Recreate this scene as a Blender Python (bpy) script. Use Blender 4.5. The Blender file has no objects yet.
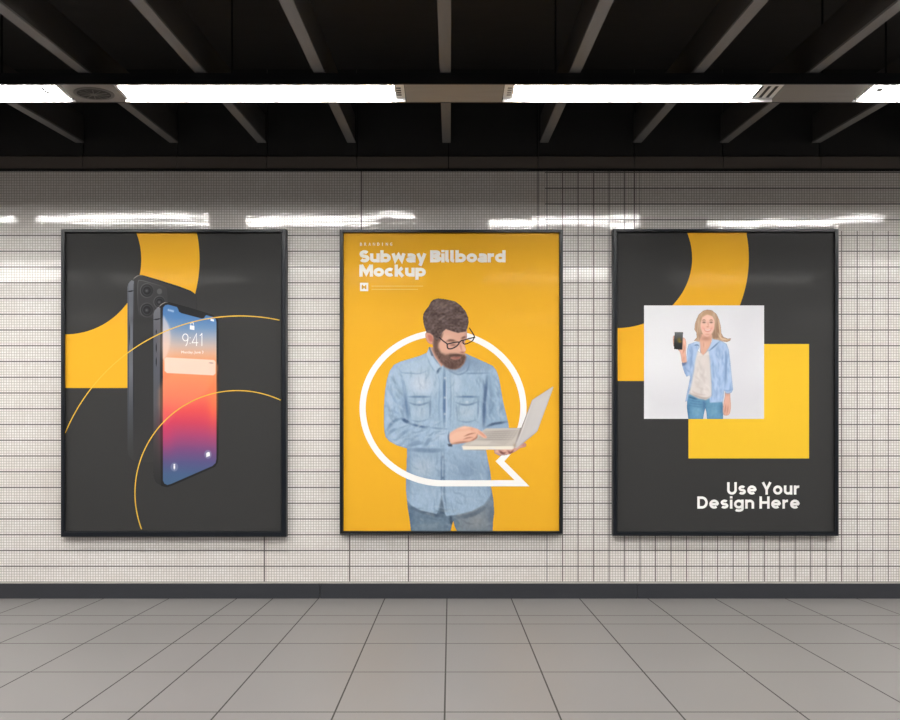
import bpy, bmesh, math, random
import numpy as np
from mathutils import Vector

scene = bpy.context.scene
COL = scene.collection
random.seed(7)

# ------------------------------------------------------------------ measures
D = 7.19                 # camera to wall
EYE = 1.60
F = 665.0                # focal length in pixels of the 900 wide frame
CX, HY = 450.0, 450.0    # principal column, horizon row
SW = F / D               # pixels per metre on the wall plane


def wx(px): return (px - CX) / SW
def wz(py): return EYE + (HY - py) / SW


# ------------------------------------------------------------------ colours
def s2l(c):
    c = c / 255.0
    return c / 12.92 if c <= 0.04045 else ((c + 0.055) / 1.055) ** 2.4


def rgb(r, g, b, k=1.0):
    return (min(1, s2l(r) * k), min(1, s2l(g) * k), min(1, s2l(b) * k), 1.0)


MATS = {}


def mat(name, col, rough=0.5, metal=0.0, spec=0.5, coat=0.0, coat_rough=0.1, emit=None, strength=0.0):
    if name in MATS:
        return MATS[name]
    m = bpy.data.materials.new(name)
    m.use_nodes = True
    b = m.node_tree.nodes['Principled BSDF']
    b.inputs['Base Color'].default_value = col
    b.inputs['Roughness'].default_value = rough
    b.inputs['Metallic'].default_value = metal
    b.inputs['Specular IOR Level'].default_value = spec
    b.inputs['Coat Weight'].default_value = coat
    b.inputs['Coat Roughness'].default_value = coat_rough
    if emit:
        b.inputs['Emission Color'].default_value = emit
        b.inputs['Emission Strength'].default_value = strength
    MATS[name] = m
    return m


class NT:
    """small helper to write node maths"""
    def __init__(self, m):
        self.t = m.node_tree
        self.n = self.t.nodes
        self.bsdf = self.n['Principled BSDF']

    def link(self, a, b): self.t.links.new(a, b)

    def math(self, op, a, b=None, c=None):
        nd = self.n.new('ShaderNodeMath')
        nd.operation = op
        for i, v in enumerate((a, b, c)):
            if v is None: continue
            if isinstance(v, (int, float)): nd.inputs[i].default_value = v
            else: self.link(v, nd.inputs[i])
        return nd.outputs[0]

    def coords(self):
        tc = self.n.new('ShaderNodeTexCoord')
        sp = self.n.new('ShaderNodeSeparateXYZ')
        self.link(tc.outputs['Object'], sp.inputs[0])
        return tc.outputs['Object'], sp.outputs

    def noise(self, vec, scale, detail=2, rough=0.5, stretch=None):
        if stretch:
            mp = self.n.new('ShaderNodeMapping')
            mp.inputs['Scale'].default_value = stretch
            self.link(vec, mp.inputs[0]); vec = mp.outputs[0]
        nd = self.n.new('ShaderNodeTexNoise')
        nd.inputs['Scale'].default_value = scale
        nd.inputs['Detail'].default_value = detail
        nd.inputs['Roughness'].default_value = rough
        self.link(vec, nd.inputs['Vector'])
        return nd.outputs['Fac'], nd.outputs['Color']

    def mix(self, fac, a, b):
        nd = self.n.new('ShaderNodeMix'); nd.data_type = 'RGBA'
        for k, v in ((0, fac), (6, a), (7, b)):
            if isinstance(v, (int, float, tuple)): nd.inputs[k].default_value = v
            else: self.link(v, nd.inputs[k])
        return nd.outputs[2]

    def white(self, vec):
        nd = self.n.new('ShaderNodeTexWhiteNoise'); nd.noise_dimensions = '3D'
        self.link(vec, nd.inputs['Vector'])
        return nd.outputs['Value'], nd.outputs['Color']

    def comb(self, x, y, z):
        nd = self.n.new('ShaderNodeCombineXYZ')
        for i, v in enumerate((x, y, z)):
            if isinstance(v, (int, float)): nd.inputs[i].default_value = v
            else: self.link(v, nd.inputs[i])
        return nd.outputs[0]

    def line_at(self, coord, positions, half):
        """1 within half of any listed position"""
        best = None
        for p in positions:
            d = self.math('ABSOLUTE', self.math('SUBTRACT', coord, p))
            best = d if best is None else self.math('MINIMUM', best, d)
        return self.math('LESS_THAN', best, half)

    def period(self, coord, pitch, half, off=0.0):
        f = self.math('FRACT', self.math('DIVIDE', self.math('ADD', coord, 500 * pitch - off), pitch))
        d = self.math('MINIMUM', f, self.math('SUBTRACT', 1.0, f))
        return self.math('LESS_THAN', d, half / pitch)


# ------------------------------------------------------------------ mesh helpers
def link_obj(name, me, m, parent=None):
    o = bpy.data.objects.new(name, me)
    COL.objects.link(o)
    if m is not None and not me.materials:
        me.materials.append(m)
    if parent is not None:
        o.parent = parent
    return o


def build(name, bm, m, parent=None, bevel=0.0):
    if bevel:
        bmesh.ops.bevel(bm, geom=bm.edges[:], offset=bevel, segments=2, affect='EDGES')
    bmesh.ops.recalc_face_normals(bm, faces=bm.faces[:])
    me = bpy.data.meshes.new(name)
    bm.to_mesh(me); bm.free()
    return link_obj(name, me, m, parent)


def box(bm, x0, x1, y0, y1, z0, z1, zs=None):
    """zs(y) adds a slope to z"""
    v = []
    for z in (z0, z1):
        for (x, y) in ((x0, y0), (x1, y0), (x1, y1), (x0, y1)):
            v.append(bm.verts.new((x, y, z + (zs(y) if zs else 0))))
    for f in ((3, 2, 1, 0), (4, 5, 6, 7), (0, 1, 5, 4), (1, 2, 6, 5), (2, 3, 7, 6), (3, 0, 4, 7)):
        bm.faces.new([v[i] for i in f])
    return v


def one_box(name, m, parent, *a, bevel=0.0, zs=None):
    bm = bmesh.new(); box(bm, *a, zs=zs)
    return build(name, bm, m, parent, bevel)


def tube(bm, p0, p1, r, n=10):
    p0, p1 = Vector(p0), Vector(p1)
    d = (p1 - p0).normalized()
    u = d.orthogonal().normalized(); w = d.cross(u)
    rings = []
    for p in (p0, p1):
        rings.append([bm.verts.new(p + r * (math.cos(2 * math.pi * i / n) * u + math.sin(2 * math.pi * i / n) * w)) for i in range(n)])
    for i in range(n):
        bm.faces.new((rings[0][i], rings[0][(i + 1) % n], rings[1][(i + 1) % n], rings[1][i]))
    bm.faces.new(rings[0][::-1]); bm.faces.new(rings[1])


def empty(name, loc=(0, 0, 0)):
    o = bpy.data.objects.new(name, None)
    o.empty_display_size = 0.1
    COL.objects.link(o); o.location = loc
    return o


def tag(o, label, cat, group=None):
    o['label'] = label; o['category'] = cat
    if group: o['group'] = group
    return o


def structure(o, label=None):
    o['kind'] = 'structure'
    if label: o['label'] = label
    return o


def copy_tree(o, parent=None):
    c = o.copy(); COL.objects.link(c)
    if parent is not None: c.parent = parent
    for ch in list(o.children):
        copy_tree(ch, c)
    return c


# ================================================================== MATERIALS
# --- tiled wall: glazed mosaic, six small tiles to a joint
def make_tile(name, grid=True):
    m = mat(name, (0.8, 0.77, 0.74, 1), 0.16)
    t = NT(m)
    vec, (x, y, z) = t.coords()
    ROW = 15.75 / SW
    Z0 = wz(582)
    P = ROW / 6
    fine = t.math('MAXIMUM', t.period(x, P, P * 0.11), t.period(z, P, P * 0.11, Z0))
    hj = t.period(z, ROW, 0.0065, Z0)
    joints = hj
    if grid:
        right = t.math('GREATER_THAN', x, wx(545))
        low = t.math('LESS_THAN', z, wz(231))
        joints = t.math('MULTIPLY', joints, t.math('MAXIMUM', low, right))
        vj = t.math('MULTIPLY', t.period(x, ROW * 0.985, 0.0050, wx(578)), right)
        vj = t.math('MULTIPLY', vj, t.math('MAXIMUM', low, t.math('LESS_THAN', x, wx(640))))
        joints = t.math('MAXIMUM', joints, vj)
        foot = t.math('LESS_THAN', z, wz(528))
        top = t.math('GREATER_THAN', z, wz(238))
        joints = t.math('MAXIMUM', joints, t.math('MULTIPLY', foot, t.line_at(x, [wx(v) for v in (-62, 264.5, 349.5, 408.5)], 0.0065)))
        joints = t.math('MAXIMUM', joints, t.math('MULTIPLY', top, t.line_at(x, [wx(v) for v in (361.5, 538, 634.5)], 0.0055)))
    # tone of each small tile and slow blotches of wear
    cell = t.comb(t.math('FLOOR', t.math('DIVIDE', x, P)), 0.0, t.math('FLOOR', t.math('DIVIDE', t.math('SUBTRACT', z, Z0), P)))
    wv, _ = t.white(cell)
    nf, _ = t.noise(vec, 1.3, 4, 0.6)
    nf2, _ = t.noise(vec, 9.0, 3, 0.6, (1, 1, 0.35))
    base = t.mix(wv, (0.90, 0.865, 0.835, 1), (0.97, 0.95, 0.93, 1))
    base = t.mix(t.math('MULTIPLY', t.math('SMOOTH_MIN', t.math('MAXIMUM', t.math('SUBTRACT', nf, 0.42), 0.0), 0.4, 0.1), 1.4), base, (0.82, 0.75, 0.68, 1))
    base = t.mix(t.math('MULTIPLY', t.math('MAXIMUM', t.math('SUBTRACT', nf2, 0.52), 0.0), 1.3), base, (0.74, 0.68, 0.63, 1))
    c = t.mix(fine, base, (0.40, 0.36, 0.33, 1))
    c = t.mix(joints, c, (0.07, 0.058, 0.05, 1))
    t.link(c, t.bsdf.inputs['Base Color'])
    g = t.math('MAXIMUM', fine, joints)
    rough = t.math('ADD', 0.06, t.math('MULTIPLY', g, 0.6))
    t.link(rough, t.bsdf.inputs['Roughness'])
    t.bsdf.inputs['Specular IOR Level'].default_value = 1.0
    t.bsdf.inputs['IOR'].default_value = 1.7
    # every panel of tiles is set at a slightly different angle
    pan = t.comb(t.math('FLOOR', t.math('DIVIDE', t.math('ADD', x, 100.37), 0.83)), 3.0, t.math('FLOOR', t.math('DIVIDE', t.math('ADD', z, 0.10), 0.52)))
    pv, _ = t.white(pan)
    wob, _ = t.noise(vec, 0.7, 2, 0.5)
    tw, twc = t.white(cell)
    tz = t.math('ADD', t.math('MULTIPLY', t.math('SUBTRACT', pv, 0.5), 0.030), t.math('MULTIPLY', t.math('SUBTRACT', wob, 0.5), 0.055))
    tz = t.math('ADD', tz, t.math('MULTIPLY', t.math('SUBTRACT', tw, 0.5), 0.014))
    # the glaze is a little domed on each small tile
    dome = t.math('SUBTRACT', t.math('FRACT', t.math('DIVIDE', t.math('SUBTRACT', z, Z0 - 50 * P), P)), 0.5)
    tz = t.math('ADD', tz, t.math('MULTIPLY', dome, 0.030))
    tz = t.math('ADD', tz, TILT)
    nrm = t.comb(t.math('MULTIPLY', t.math('SUBTRACT', tw, 0.5), 0.01), -1.0, tz)
    nn = t.n.new('ShaderNodeVectorMath'); nn.operation = 'NORMALIZE'
    t.link(nrm, nn.inputs[0])
    if grid:
        t.link(nn.outputs[0], t.bsdf.inputs['Normal'])
    return m


TILT = -0.03
M_TILE = make_tile('glazed_mosaic_tile')
M_TILE_SIDE = make_tile('glazed_mosaic_tile_plain', grid=False)


# --- floor: large grey slabs with dark joints
def make_floor():
    m = mat('grey_floor_slab', (0.26, 0.25, 0.24, 1), 0.3)
    t = NT(m)
    vec, (x, y, z) = t.coords()
    xs = [(v - CX) / SW for v in (-250, -183, -110, -40, 42, 105, 170, 237.5, 273.5, 319, 385, 447, 511, 579, 647, 714, 784, 855, 925, 995, 1065)]
    ys = [F * EYE / (v - HY) - D for v in (615.5, 624, 643.5, 672, 712)]
    y_ = ys[-1]; step = 0.71
    yb = [y_ - step * i for i in range(1, 9)]
    ys = [-v for v in ys]; yb = [-v for v in yb]
    jx = t.line_at(x, xs, 0.0055)
    ny = t.math('MULTIPLY', y, -1.0)
    jy = t.line_at(ny, ys + yb, 0.0055)
    j = t.math('MAXIMUM', jx, jy)
    nf, _ = t.noise(vec, 1.1, 5, 0.62)
    ng, _ = t.noise(vec, 60, 3, 0.6)
    base = t.mix(nf, (0.135, 0.129, 0.126, 1), (0.18, 0.174, 0.172, 1))
    base = t.mix(t.math('MULTIPLY', ng, 0.25), base, (0.14, 0.132, 0.128, 1))
    c = t.mix(j, base, (0.035, 0.032, 0.03, 1))
    t.link(c, t.bsdf.inputs['Base Color'])
    t.link(t.math('ADD', t.math('ADD', 0.42, t.math('MULTIPLY', nf, 0.14)), t.math('MULTIPLY', j, 0.4)), t.bsdf.inputs['Roughness'])
    t.bsdf.inputs['Specular IOR Level'].default_value = 0.4
    return m


M_FLOOR = make_floor()


def speckled(name, c0, c1, rough, scale=6.0, stretch=(1, 1, 1), metal=0.0, spec=0.5):
    m = mat(name, c0, rough, metal, spec)
    t = NT(m)
    vec, _ = t.coords()
    nf, _ = t.noise(vec, scale, 4, 0.6, stretch)
    t.link(t.mix(nf, c0, c1), t.bsdf.inputs['Base Color'])
    return m


M_DARK = speckled('black_ceiling_paint', (0.012, 0.011, 0.010, 1), (0.024, 0.021, 0.019, 1), 0.7, 3, (1, 4, 1))
M_UPPER = speckled('black_wall_cladding', (0.018, 0.018, 0.019, 1), (0.028, 0.027, 0.027, 1), 0.55, 4)
M_BEAM = speckled('dark_grey_beam_steel', (0.125, 0.122, 0.12, 1), (0.17, 0.166, 0.164, 1), 0.6, 8, (2, 0.3, 2))
M_BEAM_SHADE = speckled('shaded_beam_steel', (0.030, 0.028, 0.027, 1), (0.042, 0.039, 0.037, 1), 0.6, 6, (2, 0.3, 2))  # shade on the beam sides, put into a darker colour
M_BROWN = speckled('dark_brown_trim', (0.115, 0.098, 0.088, 1), (0.15, 0.13, 0.115, 1), 0.5, 5, (0.4, 1, 2))
M_BLACK = mat('black_joint', (0.006, 0.006, 0.006, 1), 0.8)
M_SLATE = speckled('slate_baseboard', (0.026, 0.0285, 0.036, 1), (0.038, 0.040, 0.047, 1), 0.42, 5, (0.5, 1, 3))
M_LEDGE = mat('pale_stone_ledge', (0.42, 0.40, 0.37, 1), 0.5)
M_TRUNK = speckled('black_trunking_paint', (0.008, 0.009, 0.011, 1), (0.013, 0.014, 0.016, 1), 0.45, 6, (0.3, 1, 1))
M_PANEL = speckled('grey_cover_steel', (0.23, 0.215, 0.20, 1), (0.30, 0.285, 0.27, 1), 0.45, 7, (0.25, 2, 2))
M_WHITE = mat('white_enamel', (0.82, 0.81, 0.79, 1), 0.35)
M_GRILLE = mat('dark_grille', (0.02, 0.02, 0.02, 1), 0.5)
M_RING = mat('grey_grille_rim', (0.13, 0.127, 0.123, 1), 0.4)
LIGHT = 54.0
M_GLOW = mat('lit_diffuser', (0.9, 0.9, 0.88, 1), 0.4, emit=(1.0, 0.976, 0.945, 1), strength=LIGHT)
M_FRAME = mat('black_blue_frame', (0.006, 0.0085, 0.013, 1), 0.34, spec=0.45)

# printed colours
COAT = 0.16
CR = 0.12
KP = 1.0                      # print strength against the light on the posters


def glaze(m):
    """slight waves in the laminate of a print"""
    t = NT(m)
    vec, _ = t.coords()
    nf, _ = t.noise(vec, 1.0, 2, 0.5, (0.35, 1, 1.6))
    bp = t.n.new('ShaderNodeBump')
    bp.inputs['Strength'].default_value = 0.25
    bp.inputs['Distance'].default_value = 0.02
    t.link(nf, bp.inputs['Height'])
    t.link(bp.outputs[0], t.bsdf.inputs['Coat Normal'])
    return m


def printed(name, r, g, b):
    if name in MATS: return MATS[name]
    return glaze(mat(name, rgb(r, g, b, KP), 0.7, spec=0.2, coat=COAT, coat_rough=CR))


def printed_attr():
    m = mat('full_colour_print', (0.5, 0.5, 0.5, 1), 0.7, spec=0.2, coat=COAT, coat_rough=CR)
    t = NT(m)
    a = t.n.new('ShaderNodeAttribute'); a.attribute_name = 'print_colour'
    t.link(a.outputs['Color'], t.bsdf.inputs['Base Color'])
    return glaze(m)


P_DARK = printed('print_charcoal', 54, 54, 54)
P_AMBER = printed('print_amber', 237, 177, 40)
P_YELLOW = printed('print_yellow', 241, 195, 48)
P_LINE = printed('print_line_yellow', 234, 190, 70)
P_WHITE = printed('print_white', 246, 245, 243)
P_CREAM = printed('print_cream', 250, 246, 238)
P_FAINT = printed('print_faint', 243, 205, 110)
P_PICT = printed_attr()

# ================================================================== SETTING
X0, X1 = -9.0, 9.0
YB = -9.6
SLOPE = 0.14
BEAM_Z = 4.92


def sl(y): return SLOPE * y          # ceiling falls away from the poster wall


structure(one_box('floor', M_FLOOR, None, X0, X1, YB, 0.0, -0.12, 0.0))
structure(one_box('wall_back', M_TILE, None, X0, X1, 0.0, 0.2, 0.0, wz(170)))
structure(one_box('wall_left', M_TILE_SIDE, None, X0 - 0.2, X0, YB, 0.2, 0.0, 6.2))
structure(one_box('wall_right', M_TILE_SIDE, None, X1, X1 + 0.2, YB, 0.2, 0.0, 6.2))
structure(one_box('wall_front', M_UPPER, None, X0, X1, YB - 0.2, YB, 0.0, 6.2))

# dark cladding above the tiles, in panels with open seams
seams = [83, 177, 267, 357, 448.5, 538, 634.5, 723, 820.5]
sx = [wx(v) for v in seams]
while sx[0] > X0 + 0.3: sx.insert(0, sx[0] - 0.985)
while sx[-1] < X1 - 0.3: sx.append(sx[-1] + 0.985)
sx = [X0] + [v for v in sx if X0 + 0.1 < v < X1 - 0.1] + [X1]


def panel_row(name, m, y0, y1, z0, z1, gap):
    bm = bmesh.new()
    for a, b in zip(sx[:-1], sx[1:]):
        box(bm, a + gap, b - gap, y0, y1, z0, z1)
    return build(name, bm, m)


structure(one_box('wall_back_cavity', M_BLACK, None, X0, X1, 0.05, 0.2, wz(170), 6.2))
structure(panel_row('wall_back_upper', M_UPPER, 0.012, 0.05, wz(155.5), 6.15, 0.006))
structure(panel_row('trim_1', M_BROWN, -0.01, 0.05, wz(168.5), wz(157), 0.005))
structure(one_box('trim_2', M_BLACK, None, X0, X1, -0.016, 0.0495, wz(171.5), wz(169)))

# baseboard in lengths, and the pale ledge on top of it
bm = bmesh.new()
bs = [X0] + [wx(v) for v in (-320, 0 - 0.5, 320.5, 637, 955)] + [X1]
for a, b in zip(bs[:-1], bs[1:]):
    box(bm, a + 0.003, b - 0.003, -0.03, -0.0005, 0.0, wz(583.2))
structure(build('baseboard_back', bm, M_SLATE))
structure(one_box('trim_3', M_LEDGE, None, X0, X1, -0.026, -0.0005, wz(583.2), wz(581.6), bevel=0.003))

# ceiling, and the beams under it
structure(one_box('ceiling', M_DARK, None, X0, X1, YB, 0.012, 5.72, 5.85, zs=sl))
beam_px = [-200, -106, -14, 80, 174, 262, 351.5, 446.5, 544, 637, 724, 816, 908, 1000, 1094]
NB = {2: 'dark ceiling beam meeting the wall beyond the outer side of the phone billboard',
      3: 'dark ceiling beam meeting the wall above the yellow arch of the phone poster',
      4: 'dark ceiling beam meeting the wall above the two printed phones',
      5: 'dark ceiling beam meeting the wall above the inner edge of the phone billboard',
      6: 'dark ceiling beam meeting the wall above the title lettering of the yellow billboard',
      7: 'straight dark ceiling beam in line with the bearded man on the yellow billboard',
      8: 'dark ceiling beam meeting the wall above the laptop on the yellow billboard',
      9: 'dark ceiling beam meeting the wall above the near edge of the woman billboard',
      10: 'dark ceiling beam meeting the wall above the blonde woman on the poster',
      11: 'dark ceiling beam meeting the wall above the yellow square on the woman poster',
      12: 'dark ceiling beam meeting the wall beyond the outer side of the woman billboard'}
for i, px in enumerate(beam_px):
    x = wx(px)
    root = empty('ceiling_beam', (x, 0, BEAM_Z))
    one_box('flange', M_BEAM, root, -0.045, 0.045, YB + 0.01, -0.002, 0.0, 0.018, zs=sl)
    one_box('web', M_BEAM_SHADE, root, -0.038, 0.038, YB + 0.01, -0.002, 0.0185, 0.30, zs=sl)
    root['kind'] = 'thing'
    tag(root, NB.get(i, 'dark ceiling beam beyond both ends of the three billboards'), 'beam', 'parallel beams under the dark ceiling')

# ================================================================== LIGHT TRUNKING
TY0, TY1 = -1.79, -1.497      # front and back faces of the trunking
TZ = 4.572                    # its underside
RODS = [(6 - CX) / 121, (234 - CX) / 121, (554.5 - CX) / 121, 3.05, (882 - CX) / 121]


def oval(bm, cx, cy, rx, ry, z0, z1, n=36):
    r0 = [bm.verts.new((cx + rx * math.cos(2 * math.pi * i / n), cy + ry * math.sin(2 * math.pi * i / n), z0)) for i in range(n)]
    r1 = [bm.verts.new((v.co.x, v.co.y, z1)) for v in r0]
    for i in range(n):
        bm.faces.new((r0[i], r0[(i + 1) % n], r1[(i + 1) % n], r1[i]))
    bm.faces.new(r0); bm.faces.new(r1[::-1])


def trunking(dy, dz, first):
    t = empty('light_trunking', (0, dy, dz))
    a, b = TY0, TY1
    bm = bmesh.new()
    box(bm, -8.9, 8.9, a, a + 0.010, TZ, TZ + 0.088)
    box(bm, -8.9, 8.9, b - 0.010, b, TZ, TZ + 0.088)
    box(bm, -8.9, 8.9, a + 0.0102, b - 0.0102, TZ + 0.076, TZ + 0.088)
    build('channel', bm, M_TRUNK, t)
    for (p, q) in COVERS:
        c = one_box('cover_panel', M_PANEL, t, p + 0.003, q - 0.003, a + 0.0105, b - 0.0105, TZ + 0.001, TZ + 0.012)
        if first and p < -3 and q > -3.2:
            v = bmesh.new(); oval(v, -2.97, (a + b) / 2, 0.165, 0.098, TZ - 0.004, TZ + 0.0008)
            rim = build('vent_rim', v, M_RING, c)
            v = bmesh.new()
            oval(v, -2.97, (a + b) / 2, 0.138, 0.078, TZ - 0.0055, TZ - 0.0042)
            build('vent_grille', v, M_GRILLE, c)
            v = bmesh.new()
            for k in range(6):
                an = math.pi * k / 6 + 0.2
                ca, sa = math.cos(an), math.sin(an)
                pts = [(-0.125 * ca - 0.0028 * sa, -0.07 * sa + 0.0028 * ca), (0.125 * ca - 0.0028 * sa, 0.07 * sa + 0.0028 * ca),
                       (0.125 * ca + 0.0028 * sa, 0.07 * sa - 0.0028 * ca), (-0.125 * ca + 0.0028 * sa, -0.07 * sa - 0.0028 * ca)]
                lo = [v.verts.new((-2.97 + p_[0], (a + b) / 2 + p_[1], TZ - 0.0085 - k * 0.0002)) for p_ in pts]
                hi = [v.verts.new((q_.co.x, q_.co.y, TZ - 0.0057)) for q_ in lo]
                v.faces.new(lo); v.faces.new(hi[::-1])
                for k2 in range(4):
                    v.faces.new((lo[k2], lo[(k2 + 1) % 4], hi[(k2 + 1) % 4], hi[k2]))
            oval(v, -2.97, (a + b) / 2, 0.03, 0.02, TZ - 0.0105, TZ - 0.0057)
            build('vent_bars', v, M_RING, c)
    for x in RODS:
        y = (a + b) / 2 - 0.10
        bm = bmesh.new()
        tube(bm, (x, y, TZ + 0.0882), (x, y, 5.72 + sl(y + dy) - dz - 0.001), 0.008)
        build('hanger_rod', bm, M_BLACK, t)
    return t


LAMPS = [(-8.15, -5.72), (-5.62, -3.19), (-2.745, -0.375), (0.445, 2.725), (3.43, 5.86), (6.3, 8.7)]
COVERS = []
prev = -8.9
for p, q in LAMPS:
    COVERS.append((prev, p)); prev = q
COVERS.append((prev, 8.9))
LAMP_LABEL = ['', 'long lit ceiling light beside the round vent, with a dark clip at its end',
              'long lit ceiling light between the round vent and the plain grey cover panel',
              'long lit ceiling light that ends in three slanting dark slots',
              'long lit ceiling light cut off by the picture edge, beyond the three dark slots', '']


def lamp(i, p, q, dy, dz, label):
    a, b = TY0 + 0.0107, TY1 - 0.0107
    t = empty('ceiling_light', ((p + q) / 2, (a + b) / 2 + dy, TZ + dz))
    ox, oy, oz = (p + q) / 2, (a + b) / 2, TZ
    e0, e1 = 0.085, 0.085
    if i == 2: e0 = 0.03
    if i == 3: e1 = 0.185
    if i == 1: e1 = 0.03
    if i == 4: e0 = 0.03
    X = lambda v: v - ox
    bm = bmesh.new()                                         # white frame: rim all round and the two end plates
    z0, z1 = 0.0, 0.014
    box(bm, X(p + 0.003), X(q - 0.003), a - oy, a - oy + 0.012, z0, z1)
    box(bm, X(p + 0.003), X(q - 0.003), b - oy - 0.012, b - oy, z0, z1)
    box(bm, X(p + 0.003), X(p + e0), a - oy + 0.0121, b - oy - 0.0636, z0, z1)
    box(bm, X(q - e1), X(q - 0.003), a - oy + 0.0121, b - oy - 0.0636, z0, z1)
    build('frame', bm, M_WHITE, t)
    one_box('diffuser', M_GLOW, t, X(p + e0 + 0.001), X(q - e1 - 0.001), a - oy + 0.0125, b - oy - 0.064, 0.002, 0.013)
    one_box('light_cutoff_rail', M_WHITE, t, X(p + 0.004), X(q - 0.004), b - oy - 0.0630, b - oy - 0.0560, -0.030, 0.0135)  # rail added on the wall side to keep light off the wall top
    # slots in the end plates
    def slot(x0, x1, y0, y1, m=M_GRILLE, d=0.002):
        one_box('end_slot', m, t, X(x0), X(x1), y0, y1, -d, -0.0002)
    if i == 2:
        for k in range(4): slot(q - 0.07, q - 0.03, -0.095 + k * 0.035, -0.077 + k * 0.035)
    if i == 3:
        for k in range(3): slot(q - 0.185 + k * 0.06, q - 0.16 + k * 0.06, -0.115, 0.06)
        for k in range(4): slot(p + 0.03, p + 0.065, -0.095 + k * 0.035, -0.077 + k * 0.035, M_PANEL)
    if i == 1:
        bm = bmesh.new()
        box(bm, X(q - 0.17), X(q - 0.1451), -0.10, -0.01, -0.006, 0.0015)
        box(bm, X(q - 0.145), X(q - 0.10), -0.03, -0.005, -0.006, 0.0015)
        build('clip', bm, M_GRILLE, t)
    if i == 4:
        bm = bmesh.new()
        box(bm, X(p + 0.06), X(p + 0.17), -0.09, -0.075, -0.006, 0.0015)
        box(bm, X(p + 0.09), X(p + 0.14), -0.0745, -0.045, -0.006, 0.0015)
        build('clip', bm, M_GRILLE, t)
    tag(t, label, 'ceiling light', 'long lights in the dark ceiling trunking')
    return t


ROWS = [(0.0, 0.0), (-1.76, -SLOPE * 1.76), (-3.52, -SLOPE * 3.52)]  # second row inferred from poster reflections; third unseen, added to even the light
for r, (dy, dz) in enumerate(ROWS):
    tk = trunking(dy, dz, r == 0)
    tag(tk, 'dark ceiling trunking carrying the lit lights in front of the poster wall' if r == 0 else
        ('dark ceiling trunking one row behind the visible lights' if r == 1 else 'unseen dark ceiling trunking added two rows behind the visible lights'), 'trunking')
    for i, (p, q) in enumerate(LAMPS):
        lab = LAMP_LABEL[i] if r == 0 else ''
        lamp(i, p, q, dy, dz, lab or ('long lit unseen ceiling light in the rows outside the picture'))

# ================================================================== PRINTED PICTURES
YP = -0.045                    # face of the posters
SP = F / (D + YP)              # pixels per metre there


def P(px, py, y=YP): return ((px - CX) / SP, y, EYE + (HY - py) / SP)


def smooth_pts(pts, n=5, closed=True):
    p = np.array(pts, float); N = len(p); out = []
    rng = range(N) if closed else range(N - 1)
    for i in rng:
        if closed: a, b, c, d = p[i - 1], p[i], p[(i + 1) % N], p[(i + 2) % N]
        else: a, b, c, d = p[max(i - 1, 0)], p[i], p[i + 1], p[min(i + 2, N - 1)]
        for k in range(n):
            t = k / n
            out.append(0.5 * ((2 * b) + (-a + c) * t + (2 * a - 5 * b + 4 * c - d) * t * t + (-a + 3 * b - 3 * c + d) * t ** 3))
    if not closed: out.append(p[-1])
    return np.array(out)


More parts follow.
